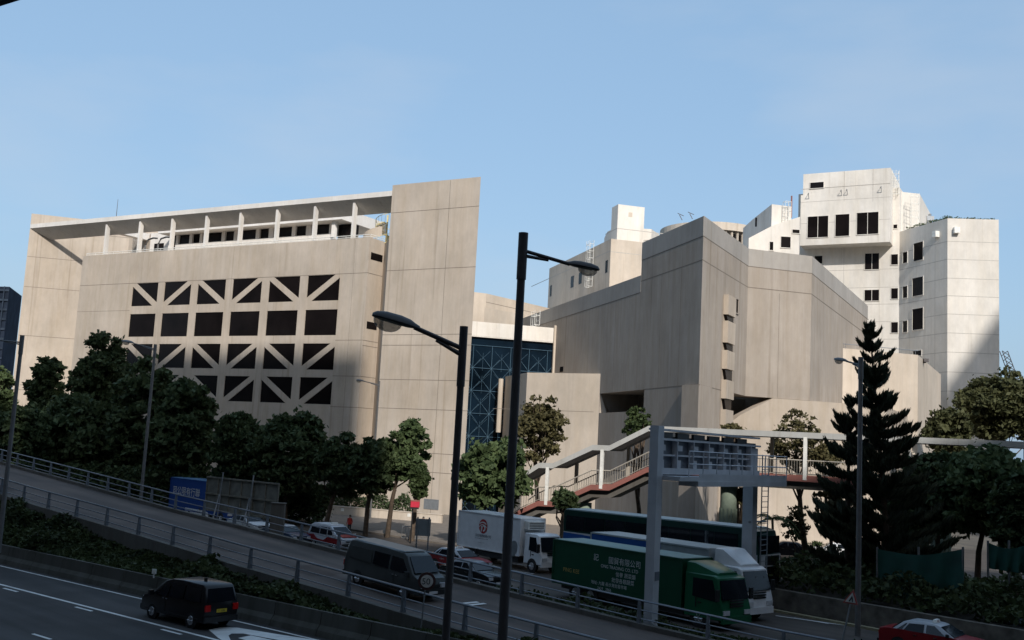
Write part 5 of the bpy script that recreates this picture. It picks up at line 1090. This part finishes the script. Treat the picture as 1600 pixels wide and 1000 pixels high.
# ================= PERSON IN RED =================
def person(base,h,top,label,facing):
    root=empty('person',base,label,'person'); root.rotation_euler=(0,0,facing); k=h/1.72
    J={'pel':(0,0,.95),'sp':(0,.01,1.18),'ch':(0,.0,1.36),'nk':(0,0,1.47),'hd':(.01,0,1.56),'hd2':(.01,0,1.68),
       'hl':(0,.1,.9),'kl':(.05,.11,.5),'al':(.0,.12,.1),'tl':(.14,.13,.04),'hr':(0,-.1,.9),'kr':(.02,-.11,.5),'ar':(-.06,-.12,.1),'tr':(.08,-.13,.04),
       'sl':(0,.17,1.4),'el':(-.03,.24,1.14),'wl':(.08,.25,.92),'fl':(.11,.25,.82),'sr':(0,-.17,1.4),'er':(-.02,-.24,1.15),'wr':(.12,-.22,.96),'fr':(.16,-.21,.87)}
    Rr={'pel':.13,'sp':.12,'ch':.135,'nk':.055,'hd':.085,'hd2':.085,'hl':.09,'kl':.058,'al':.042,'tl':.035,'hr':.09,'kr':.058,'ar':.042,'tr':.035,'sl':.06,'el':.042,'wl':.03,'fl':.028,'sr':.06,'er':.042,'wr':.03,'fr':.028}
    E=[('pel','sp'),('sp','ch'),('ch','nk'),('nk','hd'),('hd','hd2'),('pel','hl'),('hl','kl'),('kl','al'),('al','tl'),('pel','hr'),('hr','kr'),('kr','ar'),('ar','tr'),('ch','sl'),('sl','el'),('el','wl'),('wl','fl'),('ch','sr'),('sr','er'),('er','wr'),('wr','fr')]
    nm=list(J); me=bpy.data.meshes.new('body'); me.from_pydata([Vector(J[n])*k for n in nm],[(nm.index(a),nm.index(b)) for a,b in E],[]); o=bpy.data.objects.new('body',me); COL.objects.link(o)
    sk_=o.modifiers.new('skin','SKIN'); 
    for i,n in enumerate(nm): me.skin_vertices[0].data[i].radius=(Rr[n]*k,Rr[n]*k*(1.25 if n in('pel','sp','ch') else 1)); me.skin_vertices[0].data[i].use_root=(n=='pel')
    o.modifiers.new('sub','SUBSURF').render_levels=2; o.modifiers['sub'].levels=2
    dg=bpy.context.evaluated_depsgraph_get(); m2=bpy.data.meshes.new_from_object(o.evaluated_get(dg)); bpy.data.objects.remove(o)
    o=bpy.data.objects.new('body',m2); COL.objects.link(o); o.parent=root
    mats=[mat('skin_tone',(.35,.2,.13),.6),mat('red_jacket',top,.8),mat('dark_trousers',(.02,.022,.03),.9)]
    m2.materials.clear(); [m2.materials.append(x) for x in mats]
    for f in m2.polygons:
        c=f.center/k; f.material_index=1 if .92<c.z<1.44 and not (abs(c.y)>.19 and c.z<.93) else (2 if c.z<=.92 and abs(c.y)<.19 else 0); f.use_smooth=True
    m=MB(); n=10; vs=[]
    for i in range(5):
        a=i/4*math.pi*.5
        for j in range(n): t=2*math.pi*j/n; vs.append(((-.01+.105*math.cos(a)*math.cos(t))*k,.1*math.cos(a)*math.sin(t)*k,(1.6+.14*math.sin(a)-(.06 if math.cos(t)<0 and i==0 else 0))*k))
    m.quads(vs,[(i*n+j,i*n+(j+1)%n,(i+1)*n+(j+1)%n,(i+1)*n+j) for i in range(4) for j in range(n)]); m.build('hair',M['black'],root,local=True,smooth=60)
q=G(545,836); person((q.x,q.y,.0),1.72,(.45,.03,.02),'person in a red top with dark hair standing behind the taxi people carrier',-2.0)
q=G(660,838); q2_=(q.x,q.y,0); person(q2_,1.72,(.03,.05,.25),'person in a blue top standing behind the grey sign board',-1.2)
# ================= VEGETATION =================
rng=np.random.default_rng(7)
def leaf_quads(P,size,rng,elong=1.5,flat=.0):
    n=len(P); a=rng.normal(size=(n,3)); a[:,2]*=1-flat*.6; a/=np.linalg.norm(a,axis=1)[:,None]; b=rng.normal(size=(n,3)); b-=a*(a*b).sum(1)[:,None]; b/=np.linalg.norm(b,axis=1)[:,None]
    s=size*(.6+.8*rng.random(n))[:,None]; A=a*s*elong*.5; Bv=b*s*.5
    return np.concatenate([P-A,P+Bv*.9,P+A,P-Bv*.9],axis=1).reshape(-1,3)
def raw_mesh(name,V,m,parent=None,off=(0,0,0)):
    V=np.asarray(V)-np.array(off); n=len(V)//4; me=bpy.data.meshes.new(name); me.vertices.add(n*4); me.vertices.foreach_set('co',V.astype(np.float32).ravel())
    me.loops.add(n*4); me.loops.foreach_set('vertex_index',np.arange(n*4,dtype=np.int32)); me.polygons.add(n); me.polygons.foreach_set('loop_start',np.arange(0,n*4,4,dtype=np.int32)); me.polygons.foreach_set('loop_total',np.full(n,4,dtype=np.int32))
    me.materials.append(m); me.update(calc_edges=True); me.validate(); o=bpy.data.objects.new(name,me); COL.objects.link(o)
    if parent: o.parent=parent
    return o
def crown_points(rx,rz_,cz,nclump,nleaf,cr,rng,hollow=.45,squash=.75):
    nclump=int(nclump*1.8); cr=cr*.78
    lob=rng.normal(size=(9,3)); lob/=np.linalg.norm(lob,axis=1)[:,None]; amp=rng.uniform(-.28,.24,9); pts=[]; cs=[]
    while len(cs)<nclump:
        v=rng.normal(size=3); v/=np.linalg.norm(v); k=1+sum(a*max(0,v@l)**3 for a,l in zip(amp,lob))
        r=(hollow+(1-hollow)*rng.random()**.6)*k; c=v*r*np.array([rx,rx,rz_])
        if c[2]<-rz_*.8: continue
        cs.append(c)
    for c in cs:
        out=np.linalg.norm(c/np.array([rx,rx,rz_])); k=cr*rng.uniform(.35,1.35)*(1.15-.3*min(out,1.2)); n=max(12,int(nleaf*.62*(k/cr)**1.4))
        v=rng.normal(size=(n,3)); v/=np.linalg.norm(v,axis=1)[:,None]; v*=(rng.random(n)**.5)[:,None]*k; v[:,2]*=squash*rng.uniform(.5,.9)
        v[:,2]-=.25*(v[:,0]**2+v[:,1]**2)/k
        pts.append(v+c)
    P=np.concatenate(pts); ns=len(P)//14; st=P[rng.integers(0,len(P),ns)]+rng.normal(size=(ns,3))*cr*.35; P=np.concatenate([P,st]); P[:,2]+=cz; return P,[c+np.array([0,0,cz]) for c in cs]
def tree(base,top,bot,rx,label,leafm,kind='tree',name='broadleaf_tree',seed=0,nclump=46,nleaf=150,cr=None,leaf=.3,trunk_r=.2,barkm=None,group=None,lean=(0,0),hollow=.4,squash=.75,cat='tree',multi=1):
    """base=(x,y,z) on the ground; top/bot = heights of the crown; rx = crown half width"""
    rg=np.random.default_rng(seed); root=empty(name,base,label,cat,group); h=top-base[2]; rz_=(top-bot)/2; cz=bot+rz_-base[2]; cr=cr or rx*.36
    P,cs=crown_points(rx-cr*.5,rz_-cr*.35,cz,nclump,nleaf,cr,rg,hollow,squash); P[:,0]+=lean[0]; P[:,1]+=lean[1]
    raw_mesh('crown',leaf_quads(P,leaf,rg),leafm,root); m=MB()
    for t in range(multi):
        ox=(t-(multi-1)/2)*.5; s=Vector((ox,0,-.1)); mid=Vector((ox*1.6+lean[0]*.3+rg.normal()*.12,lean[1]*.3,h*.3)); to=Vector((lean[0]+ox*2,lean[1],cz)); 
        m.tube([s,mid,mid.lerp(to,.5)+Vector((rg.normal()*.2,0,0)),to],[trunk_r*1.2,trunk_r*.9,trunk_r*.65,trunk_r*.3],8)
    idx=rg.choice(len(cs),min(16,len(cs)),replace=False)
    for i in idx:
        c=Vector(cs[i]+np.array([lean[0],lean[1],0])); st=mid.lerp(to,.15+.7*rg.random()) ; mm_=st.lerp(c,.5)+Vector((rg.normal()*.2,rg.normal()*.2,-.25)); m.tube([st,mm_,c],[trunk_r*.42,trunk_r*.25,trunk_r*.08],5)
    m.build('trunk',barkm or M['bark'],root,local=True,smooth=60); return root
def px_tree(x,yt,yb,hw,dep,label,leafm,zg=0,tx=None,**k):
    if leafm in (LO,M['leaf_olive_green']): k.setdefault('group','olive-brown trees')
    c=AT(x,(yt+yb)/2,dep); top=AT(x,yt,dep).z; bot=AT(x,yb,dep).z; rx=hw/F*dep; b=AT(tx if tx else x,700,dep)
    return tree((b.x,b.y,zg),top,bot,rx,label,leafm,lean=(c.x-b.x,0),**k)
LD,LM,LO,LB_=M['leaf_dark'],M['leaf_mid'],M['leaf_olive'],M['leaf_bright']; g='dark trees along the street'
zt_g=0
big=dict(nclump=80,nleaf=190,leaf=.42)
px_tree(76,546,668,37,128,'round dark tree in front of the left wing wall, left of the tall feathery one',LD,seed=1,group=g,nclump=50,nleaf=200,leaf=.4,hollow=.3)
px_tree(158,521,660,50,124,'tallest dark feathery tree at the left building corner',LD,seed=2,group=g,hollow=.2,squash=1.1,**big)
px_tree(110,608,770,92,116,'broad dark tree low at the left, under the round one',LD,seed=3,group=g,nclump=120,nleaf=200,leaf=.45)
px_tree(225,566,768,62,112,'dark tree left of the grey lamp pole, before the window grid',LD,seed=4,group=g,nclump=100,nleaf=200,leaf=.42)
px_tree(285,576,775,56,104,'large dark tree directly above the blue container',LD,seed=5,group=g,nclump=100,nleaf=200,leaf=.42)
px_tree(28,628,760,52,108,'dark tree at the left edge behind the lamp cut by the photo',LD,seed=6,group=g,nclump=70,nleaf=180,leaf=.4)
px_tree(2,566,690,26,150,'yellow-green conifer-like tree at the extreme left edge',LM,seed=7,nclump=50,nleaf=160,leaf=.4,cr=1.4)
px_tree(372,622,785,50,100,'dark tree right of the one above the container, lighter leaf tips',LD,seed=8,group=g,nclump=80,nleaf=190,leaf=.38)
px_tree(455,624,790,64,97,'wide dark tree above the billboard right half',LD,seed=9,group=g,nclump=110,nleaf=200,leaf=.36)
px_tree(532,671,790,42,93,'dark tree between the wide one and the lighter tall one',LD,seed=10,group=g,nclump=70,nleaf=170,leaf=.34,tx=516)
px_tree(585,678,785,44,90,'dark tree behind the person in red',LD,seed=11,group=g,nclump=70,nleaf=170,leaf=.33,tx=580)
px_tree(634,649,765,40,90,'half-lit tree before the slab tower, tallest near it',LM,seed=12,group=g,nclump=60,nleaf=170,leaf=.33,tx=614,hollow=.3)
px_tree(655,716,782,18,88,'small bright green bush-like tree in front of the slab tower foot',LB_,seed=13,nclump=40,nleaf=150,leaf=.22,tx=652,cr=.6)
px_tree(766,682,800,64,84,'leafy green tree between the two foreground lamp poles',LM,seed=14,nclump=90,nleaf=170,leaf=.38,tx=752,hollow=.3)
px_tree(845,604,735,55,90,'olive-brown tree in front of the low beige wing',LO,seed=15,nclump=70,nleaf=85,leaf=.24,cr=.8,hollow=.35,trunk_r=.22,barkm=M['bark'],tx=850)
px_tree(996,636,690,21,86,'small green tree tip above the stair roof by the dark recess',LB_,seed=16,nclump=40,nleaf=90,leaf=.2,cr=.45,tx=1003)
px_tree(1243,638,748,50,83,'thin olive tree rising through the footbridge railing',LO,seed=17,nclump=52,nleaf=60,leaf=.22,cr=.72,hollow=.35,tx=1266,trunk_r=.24)
px_tree(1290,690,735,28,82.5,'olive tree with sparse crown left of the pine under the bridge roof',LO,seed=18,nclump=40,nleaf=60,leaf=.24,cr=.6,tx=1302,trunk_r=.15)
px_tree(1145,658,690,20,85,'little olive tree top behind the gantry beam',LO,seed=19,nclump=25,nleaf=70,leaf=.22,cr=.5,tx=1165,trunk_r=.2)
px_tree(1160,755,790,16,80,'low sparse tree under the gantry walkway',LO,seed=20,nclump=16,nleaf=60,leaf=.22,cr=.4,tx=1165,trunk_r=.2)
px_tree(1242,780,850,26,82,'thin bare-looking shrub against the lit wall under the bridge',LO,seed=21,nclump=30,nleaf=22,leaf=.22,cr=.55,tx=1246,trunk_r=.06)
px_tree(1318,745,850,40,80,'hanging yellowish foliage left of the pine trunk under the bridge',LO,seed=22,nclump=60,nleaf=80,leaf=.28,cr=.7,tx=1330,trunk_r=.12)
px_tree(1562,572,700,80,112,'large olive tree at the right edge before the shaded white block',M['leaf_olive_green'],seed=23,nclump=150,nleaf=150,leaf=.36,cr=1.5,hollow=.3)
px_tree(1480,632,720,38,104,'smaller olive tree left of the large one at the right edge',M['leaf_olive_green'],seed=24,nclump=70,nleaf=120,leaf=.34,cr=1.1)
g2='dark trees at the right side'
px_tree(1540,672,862,82,66,'broad mid-green tree over the smaller tarpaulin',LM,seed=25,group=g2,nclump=150,nleaf=190,leaf=.3,cr=1.15,tx=1525,trunk_r=.2)
px_tree(1455,690,856,62,68,'dark tree right of the pine over the wide tarpaulin',LD,seed=26,group=g2,nclump=120,nleaf=190,leaf=.3,cr=1.0,tx=1470,trunk_r=.18)
px_tree(1412,745,872,40,70,'dark low tree behind the pine trunk',LD,seed=27,group=g2,nclump=70,nleaf=170,leaf=.28,tx=1400)
px_tree(1590,745,900,45,60,'dark tree at the right edge below the broad one',LD,seed=28,group=g2,nclump=70,nleaf=170,leaf=.3,tx=1592)
px_tree(883,760,805,22,80,'low dark shrub under the stair roof',LD,seed=29,nclump=30,nleaf=90,leaf=.22,cr=.5)
# ---- pines with tiers of upturned, bottle-brush branches
def pine(base,h,rmax,label,seed,tiers=24,first=.16,lean=0):
    rg=np.random.default_rng(seed); root=empty('norfolk_pine',base,label,'tree',None); m=MB(); m.tube([(0,0,-.1),(lean*.5,0,h*.5),(lean,0,h)],[.24,.15,.03],8); m.build('trunk',M['bark'],root,local=True,smooth=60)
    V=[]; mb=MB()
    for t in range(tiers):
        f=first+(1-first)*((t+rg.uniform(-.25,.25))/(tiers-1))**.95; f=min(f,.995); z=h*f; L=rmax*(1-f)**.72+.22; nb=6 if t<tiers*.75 else 5; a0=rg.random()*6.28
        for k in range(nb):
            if rg.random()<.06: continue
            a=a0+k*2*math.pi/nb+rg.normal()*.2; l=L*rg.uniform(.6,1.15); s=np.linspace(.08,1,14); rise=rg.uniform(.32,.5)+(.25 if f>.75 else 0); dz=z+rg.normal()*.12
            X=lean*f+s*l*math.cos(a); Y_=s*l*math.sin(a); Z=dz+l*(-.12*s+rise*s**1.9)
            C=np.stack([X,Y_,Z],1); mb.tube([(lean*f,0,dz)]+[tuple(c) for c in C[::4]],[.035]*2+[.025]*(len(C[::4])-1),4)
            n=int(20+120*l); ss=.1+.9*rg.random(n)**.8; c=np.stack([np.interp(ss,s,C[:,j]) for j in range(3)],1)
            side=rg.choice([-1,1],n)*rg.random(n)*.34*min(1,.35+l*.3)*(.55+.6*np.sin(ss*2.9))
            pxy=np.stack([-math.sin(a)*side,math.cos(a)*side,np.abs(side)*.55+rg.normal(size=n)*.03],1)
            q=c+pxy; d=np.stack([math.cos(a)*.13+0*ss,math.sin(a)*.13+0*ss,.15+.1*ss],1)+rg.normal(size=(n,3))*.04; wv=rg.normal(size=(n,3))*.036
            V.append(np.concatenate([q-d,q+wv,q+d*1.2,q-wv],axis=1).reshape(-1,3))
    mb.build('branches',M['bark'],root,local=True); raw_mesh('foliage',np.concatenate(V),M['leaf_pine'],root); return root
tp=AT(1359,511,60.5); pb0=AT(1396,850,60.5); pine((pb0.x,pb0.y,0),tp.z,3.7,'tall dark Norfolk pine right of the street lamp, its top against the white block',41,20,.17,tp.x-pb0.x)
tp=AT(1327,632,62.5); pine((tp.x,tp.y,0),tp.z,2.9,'shorter dark pine close behind the street lamp',42,11,.2)
# ---- palm
c=AT(1207,803,76); root=empty('palm',(c.x,c.y,0),'small palm in front of the lit wall right of the gantry ladder','tree'); m=MB(); m.tube([(0,0,0),(.1,0,c.z*.5),(0,0,c.z-.3)],[.14,.1,.09],8); m.build('trunk',M['bark_pale'],root,local=True)
V=[]; rg=np.random.default_rng(5)
for k in range(16):
    a=k*2.4; l=1.7+.5*rg.random(); s=np.linspace(.05,1,26); up_=.75-.5*rg.random(); X=s*l*math.cos(a); Y_=s*l*math.sin(a); Z=c.z-.3+up_*l*s-1.05*l*s**2
    C=np.stack([X,Y_,Z],1)
    for sd in (-1,1):
        d=np.stack([math.cos(a)*.2-math.sin(a)*sd*.26+0*s,math.sin(a)*.2+math.cos(a)*sd*.26+0*s,-.2+0*s],1)*(1-.6*s)[:,None]; w=np.array([math.cos(a),math.sin(a),0])*.035
        V.append(np.concatenate([C-w,C+w,C+d+w*.3,C+d-w*.3],axis=1).reshape(-1,3))
raw_mesh('fronds',np.concatenate(V),M['leaf_dark'],root)
# ---- ground cover and hedges (uncountable low planting)
def cover(name,pts,size,m,seed): 
    rg=np.random.default_rng(seed); o=raw_mesh(name,leaf_quads(np.array(pts),size,rg,flat=.5),m); o['kind']='stuff'; return o
rg=np.random.default_rng(11)
def scatter_between(a,b,za,zb,dens,hmax,seed,f0=0,f1=1,clump=.5):
    rg=np.random.default_rng(seed); out=[]
    for i in range(len(a)-1):
        A0_,A1,B0_,B1=[np.array(q) for q in (a[i],a[i+1],b[i],b[i+1])]; area=np.linalg.norm(A1-A0_)*np.linalg.norm((A0_+A1-B0_-B1)/2); n=int(area*dens)
        u=rg.random(n); v=f0+(f1-f0)*rg.random(n); p=(A0_*(1-u)[:,None]+A1*u[:,None])*(1-v)[:,None]+(B0_*(1-u)[:,None]+B1*u[:,None])*v[:,None]
        z0=(za(a[i])*(1-u)+za(a[i+1])*u)*(1-v)+(zb(b[i])*(1-u)+zb(b[i+1])*u)*v
        hh=.5+.5*np.sin(p[:,0]*1.3+1.7*np.sin(p[:,1]*.9))*np.cos(p[:,1]*1.1+p[:,0]*.4); hh=np.clip(hh,0.08,1)*(.6+.4*np.sin(p[:,0]*.37))
        z=z0+rg.random(n)**.6*hmax*hh; out.append(np.stack([p[:,0],p[:,1],z],1))
    return np.concatenate(out)
P1=scatter_between(bk0[:11],bk1[:11],lambda p:.75,lambda p:max(.3,rz(p)-.7),75,1.35,3)
P2=scatter_between(bk0[10:],bk1[10:],lambda p:.75,lambda p:max(.3,rz(p)-.4),75,.8,4)
cover('ground_cover',np.concatenate([P1,P2]),.2,M['leaf_cover'],5)
f1_=shift(far,.4); f2_=[(p[0]+.694*3.6,p[1]+.72*3.6) for p in f1_]
P3=scatter_between(f1_,f2_,lambda p:max(0,rz(p)-1.0),lambda p:0,60,1.3,6)
kk=[i for i,p in enumerate(P3) if not (-16<p[0]<-1)]
rb=scatter_between(f1_[11:],f2_[11:],lambda p:.6,lambda p:.3,70,1.5,16)
cover('ground_cover',np.concatenate([P3,rb]),.2,M['leaf_cover'],7)
# bank behind the stone wall at right
def zone(x0,x1,y0,y1,pl,u0,u1,w0,w1,h,dens,seed):
    rg=np.random.default_rng(seed); n=int((u1-u0)*(w1-w0)*dens); u=u0+(u1-u0)*rg.random(n); w=w0+(w1-w0)*rg.random(n)
    X=pl.p.x+pl.d.x*u-pl.n.x*w; Y_=pl.p.y+pl.d.y*u-pl.n.y*w; hh=np.clip(.6+.4*np.sin(X*1.1)*np.cos(Y_*1.3),.2,1); return np.stack([X,Y_,1.0+w*.08+rg.random(n)**.6*h*hh],1)
cover('ground_cover',zone(0,0,0,0,KP,-3,40,1.2,9,1.7,55,8),.24,M['leaf_cover'],9)
m=MB(); m.prism([xy(KP.P(-3,0,-1.2)),xy(KP.P(40,0,-1.2)),xy(KP.P(40,0,-9.5)),xy(KP.P(-3,0,-9.5))],-.02,[1.05,1.05,1.5,1.5]); o=m.build('planted_terrace',M['soil']); o['kind']='structure'
def hedge(a,b,h,wd,label,m_,seed,dens=700,z0=0,leaf=.16):
    rg=np.random.default_rng(seed); L=(b-a); L.z=0; d=L.normalized(); nn=Vector((-d.y,d.x)); n=int(L.length*h*dens/4); u=rg.random(n)*L.length; w=(rg.random(n)-.5)*wd; hh=h*(.85+.15*np.sin(u*2.1)+.08*np.sin(u*5.3))
    z=z0+hh*rg.random(n)**.45; r=empty('hedge',(a.x,a.y,z0),label,'hedge'); P=np.stack([d.x*u+nn.x*w,d.y*u+nn.y*w,z-z0],1); raw_mesh('foliage',leaf_quads(P,leaf,rg),m_,r); mm_=MB(); ob=MB()
    for k in range(int(L.length/1.2)): q=d*(k*1.2+.5); ob.tube([(q.x,q.y,0),(q.x,q.y,h*.6)],.03,4)
    ob.build('stems',M['bark'],r,local=True)
rfz=zR-.1
rp=Pl(xy(RP.P(0,0,-.7)),-16.4); spn=Pl(xy(SP.P(0,0,-.7)),96)
hedge(RP.P(.5,rfz,-.8),RP.P((Vector((r_e.x,r_e.y))-Vector((cR.x,cR.y))).length-1,rfz,-.8),.75,.9,'dark planting along the roof edge of the white campus block, left part',LD,51,z0=rfz,dens=300)
hedge(SP.P(.3,rfz,-.8),SP.P(sL-.3,rfz,-.8),.5,.9,'low planting along the roof edge of the white campus block, right part',LD,52,z0=rfz,dens=300)
hedge(AT(505,775,114),AT(650,785,110),2.6,1.4,'dark clipped hedge above the pale planter wall',LD,31)
hedge(AT(440,800,104),AT(510,800,100),3.2,2.5,'dark rounded hedge behind the utility cabinet',LD,32)
hedge(AT(1270,855,97),AT(1345,858,90),1.1,1.2,'low light green hedge behind the white saloon',LB_,33)
hedge(AT(1235,870,86),AT(1400,885,76),.45,.8,'dark hedge in front of the car park',LD,34)
hedge(AT(-5,735,116),AT(262,765,106),4.2,4,'dark undergrowth beneath the left trees',LD,35,leaf=.3)
hedge(AT(262,735,104),AT(505,770,98),4.6,3,'dark undergrowth behind the billboard and the blue container',LD,36,leaf=.3)
